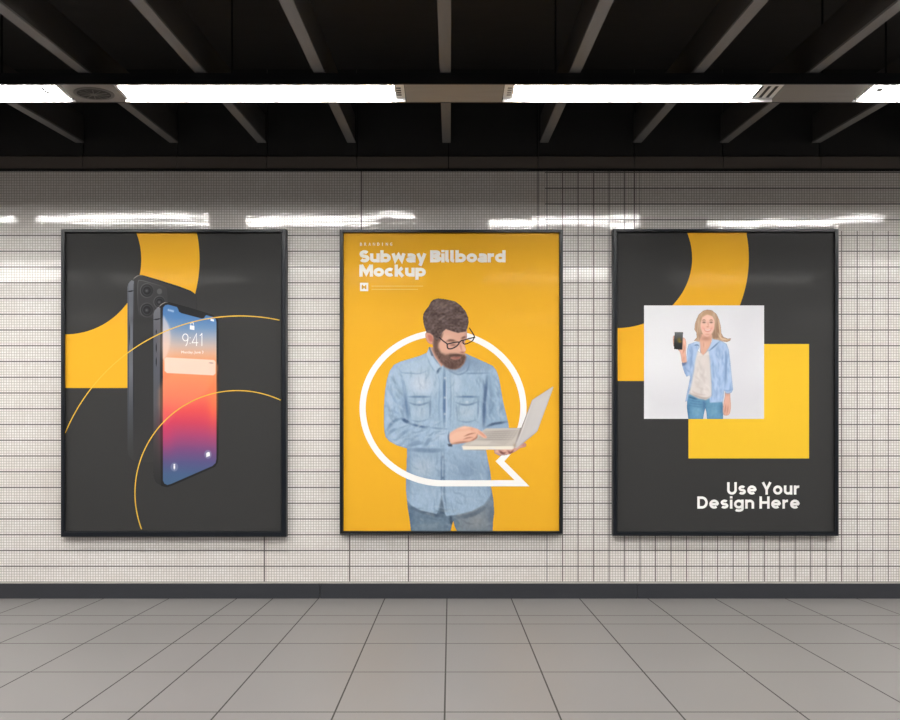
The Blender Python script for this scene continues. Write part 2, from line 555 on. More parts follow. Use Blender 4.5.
class Art:
    """a picture painted on a fine sheet: colours sit on the sheet's points, the sheet is cut along the outline"""
    def __init__(self, x0, y0, x1, y1, res):
        self.x0, self.y0, self.res = x0, y0, res
        self.W = int((x1 - x0) * res) + 1; self.H = int((y1 - y0) * res) + 1
        self.X, self.Y = np.meshgrid(x0 + np.arange(self.W) / res, y0 + np.arange(self.H) / res)
        self.c = np.zeros((self.H, self.W, 3)); self.a = np.zeros((self.H, self.W))
        self.taper = 0.3

    def win(self, pts, pad):
        lo = pts.min(0) - pad; hi = pts.max(0) + pad
        i0 = max(0, int((lo[0] - self.x0) * self.res)); i1 = min(self.W, int((hi[0] - self.x0) * self.res) + 2)
        j0 = max(0, int((lo[1] - self.y0) * self.res)); j1 = min(self.H, int((hi[1] - self.y0) * self.res) + 2)
        return slice(j0, max(j1, j0)), slice(i0, max(i1, i0))

    def dist(self, pts, s, closed):
        X, Y = self.X[s], self.Y[s]
        d2 = np.full(X.shape, 1e9); ins = np.zeros(X.shape, bool)
        N = len(pts)
        for i in range(N if closed else N - 1):
            ax, ay = pts[i]; bx, by = pts[(i + 1) % N]
            vx, vy = bx - ax, by - ay; L = vx * vx + vy * vy + 1e-12
            t = np.clip(((X - ax) * vx + (Y - ay) * vy) / L, 0, 1)
            d2 = np.minimum(d2, (X - ax - t * vx) ** 2 + (Y - ay - t * vy) ** 2)
            if closed and abs(vy) > 1e-9:
                ins ^= ((ay > Y) != (by > Y)) & (X < vx * (Y - ay) / vy + ax)
        return np.sqrt(d2), ins

    def put(self, s, m, col, over):
        if over: m = m * (self.a[s] > 0.5)
        col = np.array(col, float)
        self.c[s] = self.c[s] * (1 - m[..., None]) + col * m[..., None]
        if not over: self.a[s] = np.maximum(self.a[s], m)

    def fill(self, pts, col, feather=0.35, op=1.0, curve=0, over=True, grad=None):
        pts = smooth_pts(pts, curve) if curve else np.array(pts, float)
        s = self.win(pts, feather * 2)
        d, ins = self.dist(pts, s, True)
        sd = np.where(ins, d, -d)
        m = np.clip(0.5 + sd / (2 * feather), 0, 1)
        m = m * m * (3 - 2 * m) * op
        if grad is not None:                       # list of (t along axis, colour), axis from p to q
            (p, q, stops) = grad
            ax = np.array(q, float) - np.array(p, float)
            t = ((self.X[s] - p[0]) * ax[0] + (self.Y[s] - p[1]) * ax[1]) / (ax @ ax)
            ts = [k[0] for k in stops]
            cc = np.stack([np.interp(t, ts, [k[1][i] for k in stops]) for i in range(3)], -1)
            col = cc
        self.put(s, m, col, over)

    def shape(self, pts, col, curve=0, grad=None, feather=0.3):
        self.fill(pts, col, feather, 1.0, curve, over=False, grad=grad)

    def stroke(self, pts, col, w=0.6, soft=0.4, op=1.0, curve=4, over=True):
        pts = smooth_pts(pts, curve, False) if curve and len(pts) > 2 else np.array(pts, float)
        s = self.win(pts, w + soft * 2)
        X, Y = self.X[s], self.Y[s]
        d2 = np.full(X.shape, 1e9); at = np.zeros(X.shape)
        seg = np.linalg.norm(np.diff(pts, axis=0), axis=1); cum = np.concatenate([[0], np.cumsum(seg)])
        for i in range(len(pts) - 1):
            (ax, ay), (bx, by) = pts[i], pts[i + 1]
            vx, vy = bx - ax, by - ay; L = vx * vx + vy * vy + 1e-12
            t = np.clip(((X - ax) * vx + (Y - ay) * vy) / L, 0, 1)
            q = (X - ax - t * vx) ** 2 + (Y - ay - t * vy) ** 2
            k = q < d2
            d2 = np.where(k, q, d2); at = np.where(k, (cum[i] + t * seg[i]) / cum[-1], at)
        wd = np.full(X.shape, w / 2.0)
        if self.taper and over:
            e = np.clip(np.minimum(at, 1 - at) / self.taper, 0, 1)
            wd = wd * (0.35 + 0.65 * e); op = op * (0.3 + 0.7 * e)
        m = np.clip(1 - (np.sqrt(d2) - wd) / max(soft, 0.05), 0, 1)
        m = m * m * (3 - 2 * m) * op
        self.put(s, m, col, over)

    def blur(self, sigma):
        r = max(1, int(sigma * self.res * 2.5)); x = np.arange(-r, r + 1) / self.res
        k = np.exp(-x * x / (2 * sigma * sigma)); k /= k.sum()

        def conv(A):
            for ax in (0, 1):
                pad = [(0, 0)] * A.ndim; pad[ax] = (r, r)
                B = np.pad(A, pad, mode='edge'); out = 0
                for i, kv in enumerate(k):
                    sl_ = [slice(None)] * A.ndim; sl_[ax] = slice(i, i + A.shape[ax])
                    out = out + kv * B[tuple(sl_)]
                A = out
            return A
        wgt = np.clip(self.a, 0, 1)
        n = conv(self.c * wgt[..., None]); d = conv(wgt)
        ok = d > 1e-3
        self.c[ok] = n[ok] / d[ok][..., None]

    @staticmethod
    def inside(p, x, y):
        c = False
        for (ax, ay), (bx, by) in zip(p, np.roll(p, -1, 0)):
            if (ay > y) != (by > y) and x < (bx - ax) * (y - ay) / (by - ay) + ax: c = not c
        return c

    def wrinkles(self, area, count, dark, light, length, angle, spread, op, seed):
        """many faint creases inside an outline"""
        r = random.Random(seed); p = np.array(area, float)
        lo, hi = p.min(0), p.max(0)
        for _ in range(count):
            x, y = r.uniform(lo[0], hi[0]), r.uniform(lo[1], hi[1])
            L = length * r.uniform(0.5, 1.4); an = angle + r.uniform(-spread, spread)
            bend = r.uniform(-0.18, 0.18) * L
            dx, dy = L / 2 * math.cos(an), L / 2 * math.sin(an)
            q = [(x - dx, y - dy), (x + bend * -math.sin(an), y + bend * math.cos(an)), (x + dx, y + dy)]
            if not all(self.inside(p, u, v) for u, v in q): continue
            self.stroke(q, dark if r.random() < 0.55 else light, r.uniform(0.3, 1.0), r.uniform(0.6, 1.5), op * r.uniform(0.5, 1.0), 3)

    def blob(self, x, y, rx, ry, col, op=0.5, ang=0.0):
        ca, sa = math.cos(ang), math.sin(ang)
        dx, dy = self.X - x, self.Y - y
        u, v = (dx * ca + dy * sa) / rx, (-dx * sa + dy * ca) / ry
        m = np.exp(-(u * u + v * v)) * op
        s = (slice(None), slice(None))
        self.put(s, m, col, True)

    def grain(self, pts, amt, cx, cy, seed=1, curve=0):
        """value noise with cells cx by cy pixels inside an outline"""
        pts = smooth_pts(pts, curve) if curve else np.array(pts, float)
        s = self.win(pts, 1)
        _, ins = self.dist(pts, s, True)
        r = np.random.default_rng(seed)
        X, Y = self.X[s], self.Y[s]
        gw, gh = int((X.max() - X.min()) / cx) + 3, int((Y.max() - Y.min()) / cy) + 3
        g = r.random((gh, gw)) - 0.5
        fx, fy = (X - X.min()) / cx, (Y - Y.min()) / cy
        ix, iy = fx.astype(int), fy.astype(int)
        tx, ty = fx - ix, fy - iy
        tx, ty = tx * tx * (3 - 2 * tx), ty * ty * (3 - 2 * ty)
        n = (g[iy, ix] * (1 - tx) + g[iy, ix + 1] * tx) * (1 - ty) + (g[iy + 1, ix] * (1 - tx) + g[iy + 1, ix + 1] * tx) * ty
        self.c[s] += (n * amt * ins)[..., None]

    def build(self, name, parent, layer, label=None):
        H, W = self.H, self.W
        c = np.clip(self.c, 0, 255) / 255.0
        lin = np.where(c <= 0.04045, c / 12.92, ((c + 0.055) / 1.055) ** 2.4) * KP
        lin = np.clip(lin, 0, 1)
        a = self.a
        quad = (a[:-1, :-1] + a[1:, :-1] + a[:-1, 1:] + a[1:, 1:]) / 4 > 0.5
        jj, ii = np.nonzero(quad)
        idx = np.arange(H * W).reshape(H, W)
        f = np.stack([idx[jj, ii], idx[jj + 1, ii], idx[jj + 1, ii + 1], idx[jj, ii + 1]], -1)
        used = np.unique(f)
        remap = np.full(H * W, -1, np.int64); remap[used] = np.arange(len(used))
        f = remap[f]
        x = (self.X.ravel()[used] - CX) / SP
        z = EYE + (HY - self.Y.ravel()[used]) / SP
        y = np.full(len(used), YP - layer * 0.0006)
        me = bpy.data.meshes.new(name)
        me.vertices.add(len(used)); me.vertices.foreach_set('co', np.stack([x, y, z], -1).ravel())
        me.loops.add(f.size); me.loops.foreach_set('vertex_index', f.ravel())
        me.polygons.add(len(f)); me.polygons.foreach_set('loop_start', np.arange(0, f.size, 4))
        me.update(calc_edges=True)
        at = me.color_attributes.new('print_colour', 'FLOAT_COLOR', 'POINT')
        col = np.ones((len(used), 4)); col[:, :3] = lin.reshape(-1, 3)[used]
        at.data.foreach_set('color', col.ravel())
        o = link_obj(name, me, P_PICT, parent)
        if label: o['label'] = label
        return o


def flat(name, pts, m, parent, layer, label=None):
    """one printed shape"""
    bm = bmesh.new()
    vs = [bm.verts.new(P(x, y, YP - layer * 0.0006)) for x, y in pts]
    f = bm.faces.new(vs)
    f.normal_update()
    bmesh.ops.triangulate(bm, faces=[f])
    for f in bm.faces:
        if f.normal.y > 0: f.normal_flip()
    me = bpy.data.meshes.new(name); bm.to_mesh(me); bm.free()
    o = link_obj(name, me, m, parent)
    if label: o['label'] = label
    return o


def ribbon(name, pts, w, m, parent, layers, closed=False, label=None):
    """printed line of even width with mitred corners; layers: a number or one per point"""
    p = [np.array(q, float) for q in pts]; N = len(p)
    L, R = [], []
    for i in range(N):
        a = p[i - 1] if (closed or i > 0) else None
        b = p[(i + 1) % N] if (closed or i < N - 1) else None
        d0 = (p[i] - a) / np.linalg.norm(p[i] - a) if a is not None else None
        d1 = (b - p[i]) / np.linalg.norm(b - p[i]) if b is not None else None
        if d0 is None: d0 = d1
        if d1 is None: d1 = d0
        n0 = np.array((-d0[1], d0[0])); n1 = np.array((-d1[1], d1[0]))
        mt = n0 + n1; mt /= np.linalg.norm(mt)
        k = (w / 2) / max(0.25, mt @ n0)
        L.append(p[i] + mt * k); R.append(p[i] - mt * k)
    bm = bmesh.new()
    lay = layers if isinstance(layers, (list, tuple)) else [layers] * N
    vl = [bm.verts.new(P(*q, YP - l * 0.0006)) for q, l in zip(L, lay)]
    vr = [bm.verts.new(P(*q, YP - l * 0.0006)) for q, l in zip(R, lay)]
    for i in range(N if closed else N - 1):
        j = (i + 1) % N
        bm.faces.new((vl[i], vl[j], vr[j], vr[i]))
    me = bpy.data.meshes.new(name)
    for f in bm.faces:
        f.normal_update()
        if f.normal.y > 0: f.normal_flip()
    bm.to_mesh(me); bm.free()
    o = link_obj(name, me, m, parent)
    if label: o['label'] = label
    return o


def lettering(name, text, x0, x1, ytop, ybase, m, parent, layer, weight=0.0, spacing=1.0, capref='B', label=None, into=None):
    """writing fitted between two columns, capitals from ytop to ybase"""
    cu = bpy.data.curves.new('writing', 'FONT')
    cu.body = text; cu.size = 1.0; cu.offset = weight; cu.space_character = spacing
    cu.resolution_u = 6
    ob = bpy.data.objects.new('writing', cu); COL.objects.link(ob)
    cr = bpy.data.curves.new('cap', 'FONT'); cr.body = capref; cr.offset = weight
    oc = bpy.data.objects.new('cap', cr); COL.objects.link(oc)
    bpy.context.view_layer.update()
    dg = bpy.context.evaluated_depsgraph_get()
    me = bpy.data.meshes.new_from_object(ob.evaluated_get(dg))
    mc = bpy.data.meshes.new_from_object(oc.evaluated_get(dg))
    n = len(me.vertices); co = np.empty(n * 3); me.vertices.foreach_get('co', co); co = co.reshape(-1, 3)
    k = np.empty(len(mc.vertices) * 3); mc.vertices.foreach_get('co', k); k = k.reshape(-1, 3)
    for o in (ob, oc): bpy.data.objects.remove(o)
    bpy.data.meshes.remove(mc); bpy.data.curves.remove(cu); bpy.data.curves.remove(cr)
    cap0, cap1 = k[:, 1].min(), k[:, 1].max()
    px = x0 + (co[:, 0] - co[:, 0].min()) / (co[:, 0].max() - co[:, 0].min()) * (x1 - x0)
    py = ybase - (co[:, 1] - cap0) / (cap1 - cap0) * (ybase - ytop)
    out = np.stack([(px - CX) / SP, np.full(n, YP - layer * 0.0006), EYE + (HY - py) / SP], -1)
    me.vertices.foreach_set('co', out.ravel())
    me.materials.clear(); me.update(); me.name = name
    o = link_obj(name, me, m, parent)
    if label: o['label'] = label
    return o


def glyph(ch, hx, hy):
    """skeleton of one letter in units of the capital height: strokes and width; hx, hy half the stroke"""
    xh = 0.74
    A = lambda cx, cy, rx, ry, a0, a1, n=20: [(cx + rx * math.cos(math.radians(a0 + (a1 - a0) * i / n)), cy + ry * math.sin(math.radians(a0 + (a1 - a0) * i / n))) for i in range(n + 1)]
    W = 0.74
    cx, rx, cy, ry = W / 2, W / 2 - hx, xh / 2, xh / 2 - hy
    O = A(cx, cy, rx, ry, 0, 360, 32)
    if ch == 'o': return [O], W
    if ch == 'c': return [A(cx, cy, rx, ry, 48, 312, 28)], W * 0.9
    if ch == 'e': return [[(W * 0.12, cy - 0.01), (W - hx * 0.7, cy - 0.01)], A(cx, cy, rx, ry, -6, 312, 30)], W
    if ch in 'sS':
        H, w_ = (xh, 0.60) if ch == 's' else (1.0, 0.72)
        c = w_ / 2; r = w_ / 2 - hx; q = (H - 2 * hy) / 4
        t1 = A(c, H - hy - q, r * 0.92, q, 28, 235, 18)
        t2 = A(c, hy + q, r, q, 55, -152, 18)
        return [t1 + t2], w_
    if ch == 'u': return [[(hx, xh), (hx, 0.30)] + A(cx - 0.03, 0.30, cx - 0.03 - hx, 0.30 - hy, 180, 360, 16), [(W - 0.06 - hx, xh), (W - 0.06 - hx, 0)]], W - 0.06
    if ch == 'n': return [[(W - 0.06 - hx, 0), (W - 0.06 - hx, xh - 0.30)] + A(cx - 0.03, xh - 0.30, cx - 0.03 - hx, 0.30 - hy, 0, 180, 16), [(hx, 0), (hx, xh)]], W - 0.06
    if ch == 'r': return [[(hx, 0), (hx, xh)], A(hx + 0.30, xh - 0.32, 0.30, 0.32 - hy, 180, 84, 12)], hx + 0.37
    if ch == 'a':
        w_ = 0.66
        return [[(0.10, xh - 0.14)] + A(w_ / 2 - 0.02, xh - 0.24, w_ / 2 + 0.02 - hx, 0.24 - hy, 118, 0, 14) + [(w_ - hx, 0)],
                A(w_ / 2, 0.215, w_ / 2 - hx, 0.215 - hy * 0.9, 0, 360, 24)], w_
    if ch == 'b': return [O, [(hx, 0), (hx, 1.0)]], W
    if ch == 'd': return [O, [(W - hx, 0), (W - hx, 1.0)]], W
    if ch == 'p': return [O, [(hx, -0.26), (hx, xh)]], W
    if ch == 'g': return [O, [(W - hx, xh), (W - hx, -0.02)] + A(cx, -0.02, rx, 0.24 - hy, 0, -150, 16)], W
    if ch == 'i': return [[(hx, 0), (hx, xh)], [(hx, 0.83), (hx, 1.02)]], 2 * hx
    if ch == 'l': return [[(hx, 1.0), (hx, 0.2)] + A(hx + 0.16, 0.2, 0.16, 0.2 - hy, 180, 270, 8)], 2 * hx + 0.09
    if ch == 'y': return [[(hx * 1.1, xh), (W * 0.5, 0.02)], [(W - hx * 1.1, xh), (W * 0.5, 0.02), (W * 0.36, -0.27)]], W
    if ch == 'w': return [[(hx, xh), (0.28, hy * 1.3), (0.50, xh - hy * 1.0), (0.72, hy * 1.3), (1.0 - hx, xh)]], 1.0
    if ch == 'k': return [[(hx, 0), (hx, 1.0)], [(0.66 - hx, xh), (hx * 1.6, 0.34)], [(0.26, 0.42), (0.70 - hx, 0)]], 0.70
    if ch == 'B': return [[(hx, 0), (hx, 1)], [(hx, 1 - hy), (0.40, 1 - hy)] + A(0.40, 0.75 - hy * 0.25, 0.26 - hx * 0.5, 0.25 - hy * 0.75, 90, -90, 12) + [(hx, 0.5)],
                          [(hx, 0.5), (0.42, 0.5)] + A(0.42, 0.25 + hy * 0.25, 0.30 - hx * 0.5, 0.25 - hy * 0.75, 90, -90, 12) + [(hx, hy)]], 0.74
    if ch == 'D': return [[(hx, 0), (hx, 1)], [(hx, 1 - hy), (0.36, 1 - hy)] + A(0.36, 0.5, 0.44 - hx, 0.5 - hy, 90, -90, 20) + [(hx, hy)]], 0.80
    if ch == 'H': return [[(hx, 0), (hx, 1)], [(0.78 - hx, 0), (0.78 - hx, 1)], [(hx, 0.5), (0.78 - hx, 0.5)]], 0.78
    if ch == 'U': return [[(hx, 1), (hx, 0.38)] + A(0.39, 0.38, 0.39 - hx, 0.38 - hy, 180, 360, 20) + [(0.78 - hx, 1)]], 0.78
    if ch == 'Y': return [[(hx, 1), (0.40, 0.42)], [(0.80 - hx, 1), (0.40, 0.42)], [(0.40, 0.46), (0.40, 0)]], 0.80
    if ch == 'M': return [[(hx, 0), (hx, 1)], [(0.96 - hx, 0), (0.96 - hx, 1)], [(hx * 1.2, 0.97), (0.48, 0.26), (0.96 - hx * 1.2, 0.97)]], 0.96
    if ch == '9': return [A(0.31, 0.69, 0.31 - hx, 0.31 - hy, 0, 360, 24), [(0.62 - hx, 0.69), (0.60 - hx, 0.46), (0.46, 0.14), (0.34, 0.0)]], 0.62
    if ch == '4': return [[(0.48, 0), (0.48, 1), (hx, 0.26), (0.66, 0.26)]], 0.66
    if ch == '1': return [[(hx, 0.82), (0.24, 1), (0.24, 0)]], 0.26
    if ch == ':': return [[(hx, 0.18), (hx, 0.26)], [(hx, 0.62), (hx, 0.70)]], 2 * hx
    return [], 0.3


def drawn_lettering(name, text, x0, x1, ytop, ybase, w, m, parent, layer, gap=0.10):
    """bold writing drawn stroke by stroke, one mesh to a word"""
    sy = ybase - ytop
    hy = w / 2 / sy
    hx = hy
    for _ in range(3):                              # the width of the line settles the horizontal scale
        tot = 0.0; pen = []
        for i, ch in enumerate(text):
            g, adv = glyph(ch, hx, hy)
            pen.append((ch, tot, g))
            tot += (0.17 if ch == ' ' else adv) + (gap if i < len(text) - 1 else 0)
        sx = (x1 - x0) / tot
        hx = w / 2 / sx
    word = []; words = []
    for ch, px, g in pen:
        if ch == ' ': words.append(word); word = []
        else: word.append((px, g))
    words.append(word)
    for word in words:
        bm = bmesh.new()
        nth = 0
        for px, g in word:
            for line in g:
                nth += 1
                yy = YP - layer * 0.0006 - nth * 0.00003
                q = [np.array((x0 + (px + u) * sx, ybase - v * sy)) for u, v in line]
                q = [q[0]] + [b for a_, b in zip(q[:-1], q[1:]) if np.linalg.norm(b - a_) > 1e-4]
                closed = np.linalg.norm(q[0] - q[-1]) < 1e-3
                if closed: q = q[:-1]
                N = len(q); rows = []
                for i in range(N):
                    d0 = q[i] - q[i - 1] if (closed or i) else q[1] - q[0]
                    d1 = q[(i + 1) % N] - q[i] if (closed or i < N - 1) else d0
                    d0 = d0 / np.linalg.norm(d0); d1 = d1 / np.linalg.norm(d1)
                    n0 = np.array((-d0[1], d0[0])); n1 = np.array((-d1[1], d1[0]))
                    mt = n0 + n1; mt = mt / max(1e-6, np.linalg.norm(mt))
                    k = (w / 2) / max(0.42, mt @ n0)
                    rows.append([bm.verts.new(P(*(q[i] + mt * k), yy)), bm.verts.new(P(*(q[i] - mt * k), yy))])
                for i in range(N if closed else N - 1):
                    j = (i + 1) % N
                    f = bm.faces.new((rows[i][0], rows[j][0], rows[j][1], rows[i][1]))
                    f.normal_update()
                    if f.normal.y > 0: f.normal_flip()
        me = bpy.data.meshes.new(name); bm.to_mesh(me); bm.free()
        link_obj(name, me, m, parent)


def arc(cx, cy, rx, ry, a0, a1, n=48):
    return [(cx + rx * math.cos(math.radians(a0 + (a1 - a0) * i / n)), cy + ry * math.sin(math.radians(a0 + (a1 - a0) * i / n))) for i in range(n + 1)]


def billboard(outer, inner, pm, label):
    """wall frame with mitred bars, a back box, and the poster sheet"""
    ox0, oy0, ox1, oy1 = outer; ix0, iy0, ix1, iy1 = inner
    YF = -0.075
    SF = F / (D + YF)
    Q = lambda px, py, y, s: ((px - CX) / s, y, EYE + (HY - py) / s)
    cx = (ox0 + ox1) / 2
    root = empty('billboard', ((cx - CX) / SF, 0, EYE + (HY - oy1) / SF))
    bm = bmesh.new()
    oc = [(ox0, oy0), (ox1, oy0), (ox1, oy1), (ox0, oy1)]
    ic = [(ix0, iy0), (ix1, iy0), (ix1, iy1), (ix0, iy1)]
    b = 0.55
    mo = [(ox0 + b, oy0 + b), (ox1 - b, oy0 + b), (ox1 - b, oy1 - b), (ox0 + b, oy1 - b)]
    ringW = [bm.verts.new(Q(x, y, -0.001, SF)) for x, y in oc]
    ringA = [bm.verts.new(Q(x, y, YF + 0.006, SF)) for x, y in oc]
    ringB = [bm.verts.new(Q(x, y, YF, SF)) for x, y in mo]
    ringC = [bm.verts.new(Q(x, y, YF, SF)) for x, y in [(ix0 - .6, iy0 - .6), (ix1 + .6, iy0 - .6), (ix1 + .6, iy1 + .6), (ix0 - .6, iy1 + .6)]]
    ringD = [bm.verts.new(Q(x, y, YP - 0.006, SP)) for x, y in ic]
    ringE = [bm.verts.new(Q(x, y, YP + 0.004, SP)) for x, y in ic]
    for r0, r1 in ((ringW, ringA), (ringA, ringB), (ringB, ringC), (ringC, ringD), (ringD, ringE)):
        for i in range(4):
            bm.faces.new((r0[i], r0[(i + 1) % 4], r1[(i + 1) % 4], r1[i]))
    bm.faces.new(ringE)
    bm.faces.new(ringW[::-1])
    fr = build('frame', bm, M_FRAME)
    ps = flat('poster', [(ix0 + 0.15, iy0 + 0.15), (ix1 - 0.15, iy0 + 0.15), (ix1 - 0.15, iy1 - 0.15), (ix0 + 0.15, iy1 - 0.15)], pm, None, 0)
    for o in (fr, ps):
        o.parent = root
        o.matrix_parent_inverse = root.matrix_world.inverted()
    tag(root, label, 'billboard', 'three framed billboards on the tiled wall')
    return root, ps


bpy.context.view_layer.update()


def set_parents(root, ps):
    """shift poster and frame meshes so their origins sit on the billboard's base"""
    loc = root.location.copy()
    for o in [root.children[0], ps] + list(ps.children):
        me = o.data
        n = len(me.vertices); co = np.empty(n * 3); me.vertices.foreach_get('co', co)
        co = co.reshape(-1, 3) - np.array(loc)
        me.vertices.foreach_set('co', co.ravel()); me.update()
        o.matrix_parent_inverse.identity()


# ------------------------------------------------------------------ billboard with the two phones
rootA, pA = billboard((60.5, 229, 286.2, 537), (65, 232.4, 281.3, 531.6), P_DARK,
                      'black framed billboard showing two phones on a charcoal and yellow poster')
pts = [(196.6, 232.8)] + [q for q in arc(66, 259.5, 133.6, 133.6, -11.3, 58) if q[1] > 233]
pts += [(150, 388), (65.3, 388), (65.3, 334.3)] + [q for q in arc(66, 259.5, 75.3, 74.8, 89.5, -20.9, 40)]
flat('yellow_arch', pts, P_AMBER, pA, 1)

# back phone
a = Art(124, 270, 202, 468, 4)
back = [(127.4, 287), (128.4, 283.5), (131, 280.5), (134, 277.6), (137, 275.6), (140, 274.8), (143, 275.2), (160, 280.2), (180, 286.6), (191, 290.8), (194.6, 293.4), (196.8, 298), (197, 310),
        (197, 440), (170, 460), (150, 463), (138, 462.5), (132, 460), (128.5, 456), (127.4, 450)]
a.shape(back, (52, 52, 53))
a.fill([(127.2, 284), (131, 280), (134, 281), (133.9, 470), (127.2, 470)], (0, 0, 0), 0.4,
       grad=((0, 280), (0, 462), [(0, (112, 114, 122)), (0.1, (100, 103, 112)), (0.5, (102, 105, 114)), (0.72, (74, 76, 82)), (0.9, (62, 62, 64)), (1, (56, 56, 56))]))
a.stroke([(128.3, 284), (128.3, 440)], (62, 64, 72), 0.5, 0.6, 0.8, 0)
a.stroke([(133.6, 284), (133.6, 450)], (40, 41, 44), 0.7, 0.5, 0.9, 0)
a.stroke([(127.5, 291.5), (130, 291.4), (133.8, 290.6)], (30, 32, 38), 0.9, 0.4, 0.95, 0)
a.stroke([(129.7, 321), (129.7, 345)], (52, 55, 64), 1.3, 0.4, 0.9, 0)
a.stroke([(130.6, 321.5), (130.6, 345)], (120, 124, 134), 0.3, 0.4, 0.6, 0)
a.stroke([(133, 279.8), (135.5, 277), (139, 275.3), (142.5, 275.7)], (150, 143, 138), 0.7, 0.5, 0.8)
a.stroke([(142.5, 275.7), (160, 280.8), (192, 291.8)], (34, 34, 35), 1.0, 0.6, 0.9, 0)
a.fill([(138, 281.5), (141, 280), (147, 281.5), (163, 286.3), (167, 290), (167.5, 312), (165, 317), (160, 319.5), (142, 316), (138.4, 312), (137.8, 300)], (58, 58, 60), 0.6, 1, 3)
a.stroke([(138.6, 311), (137.8, 300), (138, 282.5), (140.6, 280.4), (147, 281.8), (163, 286.4)], (86, 85, 88), 0.4, 0.5, 0.75, 3)
for (cx, cy, r) in ((147, 290.6, 6.6), (147, 310, 6.6), (159.5, 302, 5.6)):
    ring_ = arc(cx, cy, r, r * 1.05, 0, 360, 30)
    a.fill(ring_, (44, 44, 46), 0.5)
    a.stroke(ring_, (84, 83, 86), 0.45, 0.5, 0.8, 0)
    a.fill(arc(cx, cy, r * 0.62, r * 0.65, 0, 360, 24), (34, 34, 37), 0.6)
    a.stroke(arc(cx, cy, r * 0.64, r * 0.68, 0, 360, 24), (66, 66, 70), 0.3, 0.5, 0.7, 0)
    a.blob(cx - 0.3, cy + 0.2, 1.6, 1.6, (92, 92, 96), 0.8)
a.fill(arc(159.5, 291.5, 2.6, 2.9, 0, 360, 20), (84, 83, 84), 0.6)
a.blob(147, 320, 16, 5, (46, 46, 47), 0.5)
a.fill([(126, 430), (198, 430), (198, 470), (126, 470)], (60, 60, 60), 0.3, 1.0,
       grad=None) if False else None
for k in range(14):
    y = 428 + k * 2.5
    a.fill([(133.5, y), (199, y), (199, 470), (133.5, 470)], (58, 58, 58), 1.5, 0.10)
a.build('printed_phone', pA, 2, 'printed dark phone seen from behind, three camera lenses')

# front phone
a = Art(151, 299, 221, 490, 4)
front = [(153.4, 314), (154.4, 310.5), (158, 307), (161.5, 303.8), (165, 302), (169, 302.2), (190, 307.8), (212, 314.6), (216, 316.8), (218.2, 320.5), (218.4, 330),
         (218.4, 455), (218, 462), (215.4, 466.4), (211, 468.6), (172, 485.6), (167, 487.2), (162, 486), (156, 482.4), (154, 478), (153.4, 470)]
a.shape(front, (34, 34, 36))
a.fill([(153.2, 312), (158, 306.5), (160.5, 308), (161, 330), (161, 490), (153.2, 490)], (0, 0, 0), 0.4,
       grad=((0, 308), (0, 484), [(0, (108, 109, 115)), (0.1, (92, 94, 102)), (0.35, (84, 87, 97)), (0.55, (84, 85, 90)), (0.68, (66, 66, 68)), (0.85, (56, 56, 57)), (1, (44, 44, 45))]))
a.stroke([(160.7, 309), (160.7, 482)], (40, 41, 44), 0.9, 0.5, 0.9, 0)
a.stroke([(153.5, 319.6), (157, 319.4), (161, 318.4)], (34, 36, 42), 0.9, 0.4, 0.95, 0)
for y0, y1 in ((329.6, 334), (343, 352.5), (357, 366.5)):
    a.stroke([(156.6, y0), (156.6, y1)], (48, 50, 58), 1.3, 0.4, 0.95, 0)
    a.stroke([(157.6, y0), (157.6, y1)], (118, 120, 128), 0.3, 0.3, 0.7, 0)
a.stroke([(158.5, 307.6), (161.5, 304.4), (165, 302.5), (168, 302.6)], (170, 163, 158), 0.6, 0.5, 0.8)
screen = [(162.9, 312), (163.3, 307.5), (165.2, 305.2), (168, 304.6), (177, 307), (178.2, 309.2), (179, 311.6), (181.5, 313.2), (202, 318.6), (204.2, 318), (205.4, 315.8), (206.4, 315.2),
          (213.5, 317.2), (215.9, 319.2), (216.5, 322.5), (216.5, 459), (215.6, 463), (212.4, 466), (171, 484), (167.5, 485), (164.4, 483.6), (163, 480.4)]
stops = [(305, (70, 116, 172)), (318, (80, 128, 182)), (328, (112, 146, 186)), (337, (158, 165, 182)), (345, (196, 178, 170)), (353, (222, 172, 142)), (364, (236, 152, 104)),
         (378, (238, 132, 92)), (396, (236, 112, 88)), (411, (226, 82, 84)), (422, (206, 66, 92)), (436, (166, 68, 112)), (449, (122, 74, 124)), (462, (86, 84, 130)), (474, (72, 96, 134)), (486, (70, 100, 134))]
st = [((y - 305) / 181, c) for y, c in stops]
a.fill(screen, (0, 0, 0), 0.35, 1, 0, grad=((190, 305), (186, 486), st))
a.fill([(162.9, 319), (166, 320), (169.5, 328), (170.5, 340), (168, 352), (163, 358)], (232, 214, 206), 1.6, 0.55, 3)
a.blob(166, 345, 6, 18, (240, 196, 172), 0.35)
a.fill([(216.5, 376), (212, 384), (204, 394), (192, 402), (178, 410), (163, 424), (163, 380), (216.5, 364)], (246, 160, 112), 3.0, 0.32, 4)
a.blob(214, 400, 6, 26, (246, 140, 72), 0.45)
a.blob(166, 432, 8, 20, (222, 58, 96), 0.35)
a.fill([(164.6, 359), (166.2, 357.4), (214, 360), (215.6, 362), (215.6, 373.4), (213.6, 375.4), (167, 373), (164.6, 370.8)], (246, 214, 198), 0.5, 0.92)
a.stroke([(208.5, 362.8), (214, 363.2)], (170, 140, 132), 0.7, 0.5, 0.7, 0)
a.fill([(190, 325.3), (194.4, 325.9), (194.4, 330), (190, 329.4)], (250, 250, 252), 0.3)
a.stroke([(190.8, 325.6), (190.8, 323.6), (192.2, 322.4), (193.5, 323.8), (193.5, 326)], (245, 247, 250), 0.5, 0.4, 0.95)
for x in (168.6, 170.2, 171.8, 173.2): a.blob(x, 309.9 + (x - 168) * 0.25, 0.8, 1.0, (196, 212, 232), 0.8)
